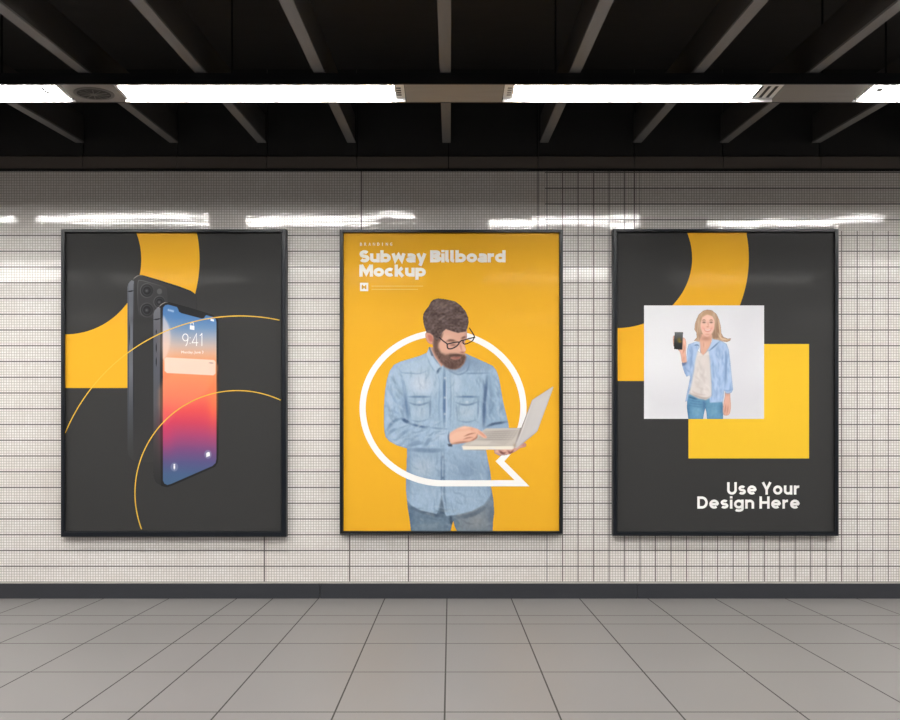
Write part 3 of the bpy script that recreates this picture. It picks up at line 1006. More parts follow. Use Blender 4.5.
a.stroke([(207.6, 318.4), (209.4, 318.9)], (200, 214, 232), 1.2, 0.4, 0.8, 0)
a.fill([(210.6, 318.6), (214, 319.5), (214, 321.6), (210.6, 320.8)], (235, 240, 246), 0.4)
for (cx, cy) in ((174.4, 467), (208, 454.3)):
    a.fill(arc(cx, cy, 3.7, 4.4, 0, 360, 24), (132, 140, 168), 0.6, 0.6)
a.stroke([(174.4, 464.2), (174.4, 469.8)], (250, 250, 252), 1.3, 0.4, 1, 0)
a.stroke([(173.4, 464.8), (175.4, 464.4)], (250, 250, 252), 0.8, 0.4, 1, 0)
a.fill([(206.2, 453.6), (207.2, 452.4), (208.8, 452), (209.8, 452.6), (210, 455.8), (206.4, 457.2)], (248, 248, 250), 0.4)
a.build('printed_phone', pA, 3, 'printed phone seen from the front, lit lock screen from blue to red')
drawn_lettering('clock_lettering', '9:41', 182.4, 202.2, 333.6, 346.0, 0.75, P_WHITE, pA, 4, 0.13)
lettering('date_lettering', 'Monday, June 3', 181.4, 203.4, 350.9, 353.4, P_CREAM, pA, 4, 0.0)
ribbon('yellow_line', [q for q in arc(240, 504.8, 188.8, 188.8, 201.5, 283, 90) if 65.3 < q[0] < 281], 1.0, P_LINE, pA, 5)
ribbon('yellow_line', [q for q in arc(237.5, 493, 102.4, 102.4, 157.8, 295, 90) if q[0] < 281 and q[1] < 531], 1.0, P_LINE, pA, 5)
set_parents(rootA, pA)

# ------------------------------------------------------------------ billboard with the man
rootB, pB = billboard((339.6, 229.4, 563, 534), (343.4, 232.6, 559.2, 531), P_AMBER,
                      'black framed yellow billboard showing a bearded man holding a laptop')
for k, ch in enumerate('BRANDING'):
    xk = 360 + k * 4.3
    lettering('heading_letter', ch, xk + (0.7 if ch == 'I' else 0), xk + (1.3 if ch == 'I' else 2.2), 242.7, 245.7, P_CREAM, pB, 1, 0.02)
drawn_lettering('title_lettering', 'Subway Billboard', 359.2, 505.6, 250.2, 262.4, 3.35, P_CREAM, pB, 1, 0.035)
drawn_lettering('title_lettering', 'Mockup', 359.4, 425.8, 264.6, 276.6, 3.35, P_CREAM, pB, 1, 0.035)
flat('badge', [(360, 282.8), (368.3, 282.8), (368.3, 291.2), (360, 291.2)], P_CREAM, pB, 1)
lettering('badge_letter', 'M', 361.8, 366.4, 284.8, 289.2, P_AMBER, pB, 2, 0.02)
for y, x1 in ((286.1, 423), (289.3, 418)):
    ribbon('small_print', [(371.5, y), (x1, y)], 0.7, P_FAINT, pB, 1)
ring = arc(443, 408, 80.4, 75.3, 90, 405, 90)
lay = []
for q in ring:
    lay.append(4.5 if (q[1] > 425 and q[0] < 470) else 1.0)
ribbon('speech_bubble', [(522, 483.2)] + ring, 6.2, P_WHITE, pB, [4.5] + lay, closed=True, label='white outlined speech bubble')

a = Art(381, 296, 556, 532, 3)
DEN = (157, 181, 204)
shirt = [(429, 347), (427, 352.5), (420, 355.8), (410, 358.8), (401, 361.4), (394, 364.8), (389.5, 371), (386.8, 380), (385.2, 390), (384.2, 402), (384, 416), (384.2, 430), (385.6, 437), (389.5, 441.4), (397, 445.4), (407, 448.4),
         (406.8, 460), (406.2, 476), (406, 490), (407, 500), (409.5, 508), (470, 518), (489, 500), (491, 492), (491, 478), (490, 470), (488, 461), (486, 450), (500, 440), (509, 429), (508.4, 424), (506.6, 416), (504.6, 408), (502.4, 398), (500.8, 388),
         (499, 378), (496.4, 370.6), (493, 366.2), (485, 362.2), (474, 357.4), (466, 353.6), (450, 350)]
jeans = [(406.6, 496), (407.8, 508), (409.6, 519), (411, 531), (450.6, 531), (451.6, 526), (453.2, 520.6), (454.6, 526), (457, 531), (492.6, 531), (493.2, 520), (494.2, 512), (493.4, 500), (491.4, 488)]
a.shape(jeans, (112, 131, 147))
a.fill([(407, 500), (440, 508), (452, 514), (452, 531), (409, 531)], (104, 126, 146), 2.0, 0.8)
a.fill([(456, 514), (492, 500), (494, 531), (460, 531)], (128, 137, 146), 2.5, 0.75)
a.blob(430, 527, 12, 5, (132, 148, 160), 0.6); a.blob(476, 522, 9, 8, (148, 152, 154), 0.5)
a.blob(411, 516, 3, 14, (78, 100, 124), 0.6); a.blob(491, 515, 3, 14, (92, 104, 120), 0.6)
a.stroke([(450.5, 514), (451, 520), (452.2, 526)], (62, 78, 96), 1.6, 1.2, 0.9)
a.stroke([(412, 508), (428, 513), (446, 517)], (70, 86, 106), 2.0, 2.0, 0.7)
a.stroke([(456, 518), (474, 514), (488, 505)], (84, 98, 114), 2.0, 2.0, 0.7)
a.stroke([(424, 516), (438, 520), (446, 519)], (90, 110, 128), 0.7, 0.8, 0.5)
a.stroke([(460, 519), (470, 524), (478, 522)], (104, 114, 124), 0.8, 0.8, 0.5)
a.grain(jeans, 16, 2.2, 3.0, 5)
# shirt, cut out at the hem
hem = [p for p in shirt]
hem = shirt[:19] + [(407, 500), (411, 505.2), (420, 510.2), (436.6, 514), (438.2, 511), (440, 502), (441.5, 494.2), (443, 501), (445, 513.6), (446.4, 516), (458, 514.6), (472, 511), (484, 504.6), (490.4, 495.5)] + shirt[23:]
a.shape(hem, DEN)
a.fill([(439.5, 514), (441.5, 496), (444.5, 514)], (72, 90, 110), 0.5, 0.9)
a.grain(hem, 13, 2.0, 5.0, 11); a.grain(hem, 10, 6.0, 9.0, 12); a.grain(hem, 9, 0.7, 3.0, 13)
# broad light and shade of the cloth (as printed)
a.fill([(400, 363), (428, 356), (440, 370), (441, 395), (408, 396), (402, 380)], (178, 198, 217), 5, 0.55)
a.blob(421, 384, 9, 9, (197, 208, 220), 0.75)
a.blob(395, 376, 5, 9, (176, 197, 218), 0.6); a.blob(391, 400, 5, 16, (166, 190, 213), 0.6)
a.fill([(448, 372), (470, 374), (486, 376), (482, 398), (482, 426), (450, 428), (447, 400)], (158, 182, 202), 4, 0.5)
a.blob(455, 388, 5, 14, (178, 197, 214), 0.6); a.blob(468, 412, 7, 6, (172, 190, 204), 0.5)
a.fill([(466, 354), (474, 357), (493, 366), (487, 373), (466, 371), (458, 368)], (136, 158, 184), 2.5, 0.75)
a.fill([(487, 372), (498, 376), (503, 402), (508, 424), (486, 428), (484, 404)], (140, 166, 192), 2.5, 0.7)
a.blob(497, 398, 2.5, 15, (164, 188, 210), 0.7, -0.15)
a.fill([(407, 449), (448, 451), (488, 452), (490, 478), (491, 492), (406, 492)], (146, 169, 192), 3, 0.55)
a.blob(423, 466, 12, 9, (170, 187, 202), 0.55); a.blob(465, 468, 16, 8, (132, 156, 182), 0.6)
a.blob(428, 497, 14, 9, (166, 188, 210), 0.6); a.blob(464, 498, 16, 8, (164, 186, 208), 0.6)
a.blob(408, 476, 2.2, 26, (124, 148, 176), 0.6); a.blob(489, 478, 2.5, 18, (112, 136, 164), 0.7)
a.blob(478, 500, 8, 6, (150, 172, 194), 0.4)
# collar
a.fill([(428.8, 347.5), (431.4, 349), (434.5, 357), (441.4, 366.8), (436.6, 373.8), (429.5, 364), (426.4, 354.5)], (176, 197, 217), 0.7, 0.9)
a.stroke([(436.8, 373.8), (438.2, 371), (441.2, 367.4)], (70, 92, 122), 1.7, 0.8, 0.9)
a.stroke([(427, 356), (430.5, 365), (436.3, 373.2)], (138, 162, 190), 0.5, 0.7, 0.8)
a.stroke([(430.8, 348), (433.6, 356.6), (440.6, 366.6)], (112, 134, 162), 0.7, 0.7, 0.8)
a.fill([(447, 370), (456, 371), (464, 366), (466, 358), (470, 357), (468, 369), (456, 374)], (132, 154, 182), 1.4, 0.8)
a.stroke([(448, 370), (458, 374.6), (467, 370.4), (470, 360)], (104, 128, 158), 0.6, 0.8, 0.8)
a.stroke([(399, 368), (401.6, 372.4), (410, 373.2), (420, 373.6), (429, 369.6)], (128, 152, 182), 0.6, 0.6, 0.75)
a.stroke([(462, 373.4), (474, 373.4), (490, 373)], (112, 136, 164), 0.7, 0.7, 0.85)
# placket
a.fill([(439, 369), (448, 369), (448, 428), (440, 428)], (160, 184, 206), 1.0, 0.5)
a.stroke([(444.2, 367), (444.4, 390), (444.2, 428)], (84, 112, 150), 1.9, 0.9, 0.85, 0)
a.stroke([(446.4, 372), (446.5, 428)], (198, 212, 226), 0.6, 0.6, 0.7, 0)
a.stroke([(437.8, 374), (439.6, 384), (439, 410), (440.6, 428)], (130, 156, 186), 0.7, 0.7, 0.8)
a.stroke([(449.6, 372), (451, 395), (450, 427)], (126, 150, 178), 0.7, 0.9, 0.7)
a.stroke([(453.6, 376), (453.8, 420)], (134, 158, 182), 0.5, 0.7, 0.6, 0)
for y in (378, 397.6, 414): a.blob(444.8, y, 1.0, 1.0, (205, 214, 222), 0.9)
a.stroke([(441.6, 451), (441.4, 470), (441.4, 495)], (92, 116, 146), 1.0, 0.7, 0.85, 0)
a.stroke([(444, 451), (444.2, 494), (447.5, 514)], (96, 120, 148), 0.9, 0.7, 0.8, 0)
a.stroke([(442.8, 452), (442.8, 494)], (176, 196, 214), 0.5, 0.5, 0.6, 0)
for y in (457, 478): a.blob(442.8, y, 1.3, 1.5, (74, 96, 124), 0.8)
a.stroke([(434.5, 498), (434, 513)], (126, 150, 178), 0.6, 0.6, 0.7, 0); a.stroke([(451, 500), (453.6, 514)], (126, 150, 178), 0.6, 0.6, 0.7, 0)
# pockets
for (x0, x1, yb) in ((407.6, 431.2, 421), (454.8, 479.2, 421.6)):
    a.fill([(x0 + 1, 398), (x1 - 1, 398), (x1 - 2, yb - 1.5), ((x0 + x1) / 2, yb), (x0 + 3, yb - 1)], (160, 183, 202), 1.2, 0.55)
    a.stroke([(x0, 396.8), (x1, 396.8)], (94, 120, 154), 1.3, 0.6, 0.9, 0)
    a.stroke([(x0 + 0.8, 402.2), (x0 + 6, 404.2), ((x0 + x1) / 2, 405), (x1 - 6, 403.6), (x1 - 0.6, 401.4)], (92, 116, 148), 1.0, 0.7, 0.85)
    a.stroke([(x0 + 1.2, 403.5), (x0 + 2, 412), (x0 + 3, yb - 1.5)], (112, 136, 166), 0.6, 0.7, 0.75)
    a.stroke([(x1 - 1, 398), (x1 - 1, 410), (x1 - 1.6, yb - 3)], (102, 126, 158), 0.8, 0.7, 0.8)
    a.stroke([(x0 + 3, yb - 1.2), ((x0 + x1) / 2, yb + 0.6), (x1 - 2.4, yb - 2)], (118, 142, 170), 0.7, 0.7, 0.75)
    a.blob((x0 + x1) / 2, 402, 1.2, 1.0, (214, 218, 220), 0.8)
    a.blob((x0 + x1) / 2 + 2, 412, 5, 5, (178, 196, 210), 0.5)
# sleeves: folds
FD = (104, 130, 162)
a.stroke([(400, 371), (403.5, 384), (405.4, 396), (408.5, 419)], (128, 154, 186), 1.6, 1.6, 0.75)
a.stroke([(405, 394), (406.5, 406), (409, 421)], FD, 1.4, 1.2, 0.8)
a.stroke([(401.5, 418.4), (405, 420.6), (409.5, 423.2)], (62, 86, 120), 2.0, 1.3, 0.95)
a.stroke([(409, 423.5), (416, 425.4), (424, 427), (429, 426.6)], (82, 106, 140), 1.2, 1.0, 0.85)
a.stroke([(430, 427.6), (440, 428.6), (449, 429)], (112, 136, 166), 0.8, 0.9, 0.8)
a.stroke([(387.5, 430), (390.5, 424.6), (396, 420), (402, 418.6)], FD, 1.5, 1.3, 0.85)
a.stroke([(389, 434), (393, 430.4), (397, 429)], FD, 1.6, 1.3, 0.6)
a.stroke([(396.5, 440), (402, 434), (409, 429.6)], (112, 138, 170), 1.6, 1.4, 0.75)
a.stroke([(409, 441.6), (414, 438.6), (422, 431.6)], (120, 146, 176), 1.4, 1.3, 0.7)
a.stroke([(408, 446), (416, 443), (424, 443)], (112, 136, 168), 2.4, 2.0, 0.6)
a.stroke([(425, 447), (429, 440), (433.5, 441)], (112, 136, 168), 2.0, 1.6, 0.65)
a.blob(404, 425.5, 6, 2.5, (182, 202, 220), 0.6, 0.1); a.blob(420, 433, 8, 2.6, (178, 199, 219), 0.6, -0.2); a.blob(441, 435, 6, 4.5, (178, 199, 219), 0.7)
a.blob(393, 437, 4, 3, (172, 195, 217), 0.5)
a.stroke([(438.5, 429.5), (438.2, 447)], (138, 162, 190), 0.6, 0.7, 0.7, 0)
a.stroke([(407, 449.4), (420, 450), (433, 450.6), (446, 449.6)], (104, 128, 158), 2.2, 2.0, 0.7)
a.stroke([(388, 385), (392, 395), (399, 407)], (130, 156, 188), 0.9, 1.3, 0.6); a.stroke([(386, 402), (392, 410), (400, 414)], (130, 156, 188), 0.9, 1.3, 0.6)
a.stroke([(487, 376), (486, 388), (484.4, 402), (484, 414), (483.6, 428)], (70, 92, 126), 1.5, 1.5, 0.9)
a.stroke([(483, 380), (485, 392), (484.6, 400)], (92, 116, 148), 1.0, 1.4, 0.7)
a.stroke([(489.6, 378), (491, 396), (489, 416)], (118, 142, 172), 1.0, 1.4, 0.6)
a.stroke([(488, 419), (492, 408), (496, 400)], (112, 138, 168), 0.8, 1.2, 0.6)
a.stroke([(485.6, 427.4), (492, 424.4), (500, 423), (507.6, 421.6)], (72, 92, 120), 1.6, 1.0, 0.9)
a.fill([(488, 428), (495, 425), (507.8, 423), (509, 430), (490, 431)], (146, 172, 198), 0.8, 0.9)
# worn, paler cloth and deeper shade of the print
a.blob(422, 383, 10, 10, (206, 214, 222), 0.45); a.blob(456, 383, 5, 12, (192, 206, 218), 0.4); a.blob(420, 412, 7, 6, (186, 200, 212), 0.4)
a.blob(464, 412, 8, 6, (182, 196, 208), 0.45); a.blob(422, 468, 12, 8, (180, 193, 205), 0.45); a.blob(441, 436, 7, 5, (188, 204, 220), 0.5)
a.blob(468, 474, 16, 9, (122, 146, 172), 0.45); a.blob(404, 408, 3, 10, (104, 130, 164), 0.5, -0.1); a.blob(484, 412, 2.5, 14, (92, 116, 148), 0.55)
a.blob(470, 361, 9, 4, (122, 144, 170), 0.5, 0.45); a.blob(409, 470, 3, 24, (112, 136, 164), 0.4)
# small creases of the cloth, then the softness of the print
DK, LT = (118, 142, 168), (178, 195, 211)
a.wrinkles([(385, 370), (408, 370), (408, 425), (385, 425)], 57, DK, LT, 10, 1.1, 0.5, 0.5, 1)
a.wrinkles([(386, 420), (448, 420), (448, 449), (386, 449)], 78, DK, LT, 10, -0.5, 0.5, 0.5, 2)
a.wrinkles([(409, 362), (443, 362), (443, 424), (409, 424)], 57, DK, LT, 11, 1.5, 0.4, 0.32, 3)
a.wrinkles([(448, 362), (486, 362), (486, 424), (448, 424)], 68, DK, LT, 11, 1.5, 0.5, 0.36, 4)
a.wrinkles([(486, 372), (508, 372), (508, 424), (486, 424)], 51, DK, LT, 11, 1.3, 0.4, 0.5, 5)
a.wrinkles([(407, 450), (489, 450), (489, 512), (407, 512)], 136, DK, LT, 12, 0.9, 0.9, 0.36, 6)
a.wrinkles([(409, 508), (493, 508), (493, 531), (409, 531)], 40, (84, 102, 122), (150, 160, 166), 8, 0.4, 0.9, 0.4, 7)
a.blur(0.34)
a.grain(hem, 11, 0.6, 1.6, 41); a.grain(jeans, 9, 0.7, 1.2, 42)
# typing hand
a.fill([(447.6, 444), (452.5, 443.6), (452, 446.6), (448.6, 446.4)], (58, 66, 84), 0.8, 0.9)
# laptop
a.shape([(461.8, 446), (483.6, 430.2), (486, 428.6), (521.4, 427.8), (522.5, 429), (514.8, 446.4), (513.2, 449.7), (463.2, 449.7)], (199, 192, 184))
a.fill([(484, 430.6), (520, 429), (516, 436), (505, 445), (474, 440)], (186, 179, 172), 1.4, 0.7)
for k in range(5):
    t0 = k / 4
    a.stroke([(486 - 9 * t0, 432 + 7.5 * t0), (517.5 - 6 * t0, 430.6 + 9 * t0)], (158, 150, 145), 0.6, 0.7, 0.65, 0)
for k in range(11):
    t0 = k / 10
    a.stroke([(487 + 31 * t0, 431.4 - 1.2 * t0), (477 + 34 * t0, 440 + 1.0 * t0)], (172, 164, 158), 0.4, 0.5, 0.5, 0)
a.fill([(474, 441), (492, 441), (487, 445), (468, 445)], (208, 202, 194), 0.7, 0.7)
a.fill([(461.8, 446), (514.4, 446), (513.2, 449.8), (463.2, 449.8)], (234, 227, 214), 0.4)
a.stroke([(463, 450), (513, 450)], (150, 140, 130), 0.5, 0.4, 0.6, 0)
a.stroke([(462.4, 445.6), (513, 445.6)], (176, 168, 158), 0.5, 0.5, 0.7, 0)
# hand under the laptop
SK = (224, 172, 152)
a.shape([(494, 450), (494.6, 453.4), (499.5, 455.7), (505, 455.2), (510, 454.2), (515.6, 451.4), (520, 448.2), (525.6, 446.8), (526.4, 444.6), (525, 442.8), (519, 444.4), (512, 449.5)], (212, 160, 146))
a.stroke([(499, 450.6), (503, 453.4), (506, 452)], (112, 66, 62), 1.2, 0.9, 0.85); a.stroke([(507.4, 450.6), (510.6, 452.8), (513.6, 450)], (124, 74, 68), 1.1, 0.9, 0.8)
a.stroke([(494.6, 453), (500, 455.2), (507, 454.6)], (176, 150, 158), 1.2, 0.9, 0.8)
a.blob(523.5, 445, 2, 1.4, (186, 116, 116), 0.7); a.blob(505, 450.8, 1.6, 1.2, (236, 190, 168), 0.8); a.blob(497, 451, 1.6, 1.2, (236, 190, 168), 0.8)
# laptop screen, seen from behind
a.shape([(532, 400), (552.8, 386.4), (553.6, 387.2), (537.4, 431), (534.6, 434), (516.6, 448.4), (513.8, 447.6), (514.4, 445)], (198, 194, 193))
a.fill([(535, 402), (551, 391), (538, 428), (522, 440)], (206, 202, 200), 3.0, 0.6)
a.stroke([(531.9, 400.4), (526, 415), (514.4, 446.6)], (140, 130, 126), 1.2, 0.7, 0.9, 0)
a.stroke([(533, 400.4), (527.4, 415), (517.4, 444)], (224, 218, 214), 0.5, 0.6, 0.7, 0)
a.stroke([(516.6, 448.2), (534.6, 433.8), (537.2, 431)], (168, 158, 156), 0.7, 0.6, 0.8, 0)
a.blob(514.6, 445.6, 1.6, 2.2, (170, 152, 128), 0.7)
# typing hand on top
hand = [(449, 441.6), (448.6, 436), (450.4, 432.4), (454, 430), (458, 428), (464, 426), (471, 427), (477.6, 428.8), (482, 432), (486, 435.6), (487.2, 437.2), (485.6, 438.6), (483, 437.8), (479, 434.8), (477.4, 434.6), (476.4, 437.4), (472, 440.8), (467, 442.2), (460, 443), (452, 444.4)]
a.shape(hand, (228, 178, 154))
a.fill([(449, 437), (456, 432), (470, 430), (474, 434), (466, 438), (452, 442)], (236, 192, 168), 1.6, 0.7)
a.blob(464, 427.6, 5, 1.3, (240, 200, 178), 0.7, -0.1)
a.stroke([(464, 436.4), (470, 434), (475.4, 433)], (172, 112, 94), 0.7, 0.7, 0.85); a.stroke([(463.4, 439.4), (468, 437.8), (473, 437.4)], (180, 120, 102), 0.6, 0.7, 0.8)
a.stroke([(470, 441.4), (476, 438), (477.6, 434)], (172, 110, 92), 0.8, 0.8, 0.8); a.stroke([(478, 431), (482.6, 434.4), (486, 437.6)], (206, 140, 126), 0.9, 0.8, 0.6)
a.stroke([(451, 444), (460, 442.6), (470, 441.4)], (178, 122, 104), 1.0, 1.0, 0.8)
a.stroke([(449, 431.6), (448.4, 438), (450, 445)], (92, 108, 134), 1.0, 0.6, 0.85)
a.blob(472, 429, 2.0, 1.4, (214, 152, 134), 0.6)
# neck, ear, head
a.fill([(430, 342), (437, 346), (444, 364), (441.4, 366.6), (434.6, 357), (431, 349)], (206, 154, 134), 0.6, 1)
a.fill([(430, 342), (430.6, 349), (433.6, 356), (431.4, 356), (428.6, 348)], (92, 96, 112), 0.5, 0.85)
face = [(436, 330), (440, 326), (466, 326), (467.2, 332), (467, 337.4), (465, 342), (464.6, 345), (466, 349), (465.6, 351), (464.4, 352.4), (466, 355.4), (465.6, 358.8), (464, 363.4), (460.4, 367.4), (455.6, 369.4), (450, 368.8), (445, 366.8), (440, 361.6), (436, 355.6), (433.4, 350), (432.4, 343)]
a.shape(face, (216, 168, 148))
a.shape([(425.4, 333.6), (428, 332.2), (432, 333.6), (434.4, 338), (434.2, 343.6), (431, 344.2), (428, 342.4), (426, 339)], (219, 158, 138), 3)
a.fill([(428, 335), (432, 336), (432.6, 341), (430, 341.6), (428.4, 339)], (188, 110, 96), 0.9, 0.7, 3)
a.blob(447, 338, 5, 4, (226, 184, 164), 0.7); a.blob(444, 347, 4.5, 4, (222, 172, 150), 0.7); a.blob(460, 336, 5, 3, (212, 164, 146), 0.6)
a.blob(461.4, 349, 2.0, 3.0, (232, 186, 168), 0.8); a.blob(465.4, 350, 1.0, 2.5, (240, 200, 186), 0.7); a.blob(466, 335, 1.4, 4, (176, 142, 138), 0.7)
a.stroke([(446.4, 341.6), (450, 340.4), (456, 341)], (104, 74, 66), 1.4, 1.0, 0.8); a.stroke([(461, 338.8), (464, 337.4), (466.2, 336.6)], (104, 74, 68), 1.2, 1.0, 0.8)
a.blob(453, 345, 3, 1.1, (122, 84, 78), 0.8); a.blob(463, 342.4, 1.6, 1.0, (130, 92, 84), 0.7)
a.stroke([(459.6, 343), (461, 347.6), (462, 351.6)], (186, 130, 112), 0.8, 1.0, 0.7); a.blob(462.4, 352.4, 2.4, 0.9, (150, 92, 80), 0.8)
# beard
BE = (104, 80, 72)
a.fill([(434, 336), (440, 337.6), (438.2, 342), (438, 347.5), (441, 352.8), (446, 355), (450, 353.6), (456, 353.6), (460, 354.4), (464.6, 354.6), (466.2, 357), (465.2, 360.6), (463.6, 364), (460, 367.8), (455.4, 369.6), (450, 369), (445, 367), (440, 361.8), (436, 355.8), (433.4, 350), (433.2, 342)], BE, 1.7)
a.grain([(433, 345), (441, 354), (465, 355), (464, 364), (455, 370), (445, 367), (436, 356)], 34, 1.1, 1.1, 21)
a.blob(445, 358, 4, 4, (128, 100, 88), 0.5); a.blob(452, 366, 5, 3, (84, 62, 56), 0.6); a.blob(436, 347, 2, 6, (120, 92, 80), 0.5)
a.fill([(450.4, 358), (453, 356.8), (457, 357), (461, 356.6), (460, 358.6), (456, 359.6), (452.6, 359.4)], (190, 132, 120), 0.8, 0.85, 2)
a.stroke([(449.4, 355.6), (455, 355.2), (462.6, 355)], (88, 64, 58), 1.3, 0.9, 0.8); a.stroke([(452, 357.6), (457, 358), (460.6, 357.2)], (140, 80, 74), 0.5, 0.5, 0.8)
# hair
hair = [(423, 317), (423.6, 313.4), (426, 309.6), (428.6, 306.4), (430.6, 302.4), (433, 299.8), (438, 298.4), (446, 299.4), (455, 301.4), (460.8, 305.6), (465.6, 311.4), (468.4, 318), (468.6, 323), (467.4, 328), (466, 331.6),
        (462, 332.2), (458, 333), (452, 331.2), (446, 329), (443, 331.6), (441.4, 335), (440, 338.4), (437, 340.8), (434.4, 339), (433, 335.4), (430, 333.2), (426.4, 332.4), (424.2, 326), (423.2, 321)]
a.shape(hair, (98, 82, 79))
a.grain(hair, 40, 1.6, 1.3, 31); a.grain(hair, 34, 3.6, 2.4, 32)
r_ = random.Random(4)
for k in range(70):
    x = r_.uniform(425, 464); y = r_.uniform(301, 330)
    ln = r_.uniform(3, 7); an = -0.35 + 0.9 * (x - 445) / 22 + r_.uniform(-0.25, 0.25)
    c = r_.choice([(72, 56, 56), (62, 48, 48), (126, 106, 98), (140, 120, 110), (84, 68, 66)])
    pts_ = [(x, y), (x + ln * 0.5 * math.cos(an), y + ln * 0.5 * math.sin(an) - 0.5), (x + ln * math.cos(an), y + ln * math.sin(an))]
    hm = np.array(hair)
    a.stroke(pts_, c, 0.4, 0.7, 0.55, 2)
a.blob(455, 322, 8, 5, (70, 54, 54), 0.45); a.blob(430, 322, 4, 8, (108, 92, 88), 0.5); a.blob(440, 304, 8, 3, (120, 102, 96), 0.5)
a.stroke([(443, 333), (441.4, 336), (439.6, 339.5), (437.6, 344)], (112, 86, 78), 1.6, 1.0, 0.8)
a.blur(0.32)
# glasses
a.taper = 0
GL = (46, 40, 46)
a.stroke([(439.4, 337.6), (443, 340.8), (447.4, 344)], GL, 0.8, 0.4, 0.95, 0)
a.stroke([(447.2, 344.2), (447.6, 348), (450, 348.9), (453.4, 348), (457, 345.8), (459.4, 342.2), (455, 342.4), (450, 343.4), (447.2, 344.2)], GL, 0.9, 0.4, 0.95, 2)
a.stroke([(459.4, 342.2), (461.4, 340.6), (463.4, 340.2)], GL, 0.9, 0.4, 0.95, 0)
a.stroke([(463.4, 340.2), (469, 338.6), (474.4, 337.4)], GL, 0.85, 0.3, 1, 0, over=False)
a.stroke([(474.4, 337.4), (472.6, 340.6), (469, 342.8), (464.6, 344.2), (463, 342.6), (463.4, 340.2)], GL, 0.75, 0.3, 1, 2, over=False)
a.stroke([(474.8, 337.2), (472.4, 332.6), (469.4, 328.2)], GL, 0.8, 0.3, 1, 2, over=False)
a.build('printed_person', pB, 3, 'printed bearded man in a denim shirt and glasses, typing on an open laptop')
set_parents(rootB, pB)

# ------------------------------------------------------------------ billboard with the woman
rootC, pC = billboard((613.2, 228.6, 839, 536), (617.3, 232, 834.8, 531.8), P_DARK,
                      'black framed billboard showing a smiling woman holding up a phone, white slogan below')
pts = [(747, 232.5)] + [q for q in arc(617.5, 258, 131.3, 130, -10.5, 50) if q[1] > 232.9] + [(690, 381), (617.6, 381), (617.6, 328)] + arc(617.5, 258, 74.6, 70, 89.0, -21.2, 40)
flat('yellow_arch', pts, P_AMBER, pC, 1)
flat('yellow_square', [(688.4, 344), (809, 344), (809, 458.4), (688.4, 458.4)], P_YELLOW, pC, 2)
a = Art(644, 305.5, 764.6, 419, 1.2)
a.shape([(643, 304), (766, 304), (766, 421), (643, 421)], (232, 233, 237))
a.fill([(700, 300), (770, 300), (770, 425), (700, 425)], (222, 222, 228), 30, 0.8)
a.fill([(640, 385), (770, 385), (770, 425), (640, 425)], (212, 212, 218), 26, 0.7)
a.fill([(690, 300), (735, 300), (735, 350), (690, 350)], (235, 236, 240), 14, 0.5)
a.build('photo_backdrop', pC, 3, 'pale grey square picture background')

a = Art(670, 307, 738, 419, 5)
SK = (232, 186, 166)
# legs
jn = [(687.2, 395), (690, 394), (698, 396), (712, 398), (722.4, 400), (723.2, 410), (723, 419), (707, 419), (706.2, 412), (705.2, 408.2), (704, 413), (703, 419), (688.2, 419), (686.8, 408)]
a.shape(jn, (98, 148, 182))
a.blob(697, 412, 5, 6, (124, 168, 196), 0.7); a.blob(714, 411, 5, 6, (116, 162, 192), 0.7)
a.blob(688, 410, 2, 10, (68, 112, 150), 0.6); a.blob(704, 405, 2, 6, (64, 104, 142), 0.7); a.blob(722, 410, 2, 8, (70, 114, 150), 0.6)
for y in (400, 402.6, 405): a.stroke([(688, y), (695, y + 1.4), (703, y + 2.2)], (72, 118, 156), 0.5, 0.6, 0.7)
a.stroke([(687.4, 396.4), (689, 397), (698, 399.6)], (58, 92, 124), 0.8, 0.6, 0.8)
a.grain(jn, 14, 1.2, 1.6, 3)
# right arm hand (hanging)
a.shape([(725.2, 391), (729.8, 391), (730.2, 397), (730.8, 404), (730.6, 410), (729, 414.6), (726, 415.6), (723.4, 414.6), (722.8, 409), (723.6, 402), (724.8, 396)], (226, 178, 160), 3)
a.stroke([(725.6, 404), (725.2, 409), (724.4, 414.6)], (186, 126, 108), 0.6, 0.6, 0.8); a.stroke([(728, 405), (727.4, 411), (726.4, 415)], (190, 132, 114), 0.5, 0.6, 0.8)
a.blob(727.4, 394, 2.5, 2, (206, 150, 130), 0.6)
# tank top
tk = [(697, 350), (703, 355.4), (708.6, 350), (710, 362), (711.4, 385), (711.4, 397), (705.6, 400), (698, 398.4), (689.2, 394), (690.6, 386), (693.6, 372), (694.6, 360)]
a.shape(tk, (219, 212, 209))
a.blob(704, 362, 4, 6, (226, 214, 210), 0.6); a.blob(700, 380, 4, 12, (206, 198, 194), 0.5); a.blob(707, 388, 3, 8, (224, 216, 212), 0.6)
a.stroke([(689.6, 393), (697, 396.4), (705.4, 398.4), (711, 396)], (176, 156, 150), 1.0, 0.9, 0.8)
a.stroke([(690.6, 390), (697, 394), (706, 395)], (196, 178, 172), 0.7, 0.9, 0.7)
a.stroke([(695, 384), (700, 388), (708, 390)], (200, 190, 186), 0.6, 0.9, 0.6)
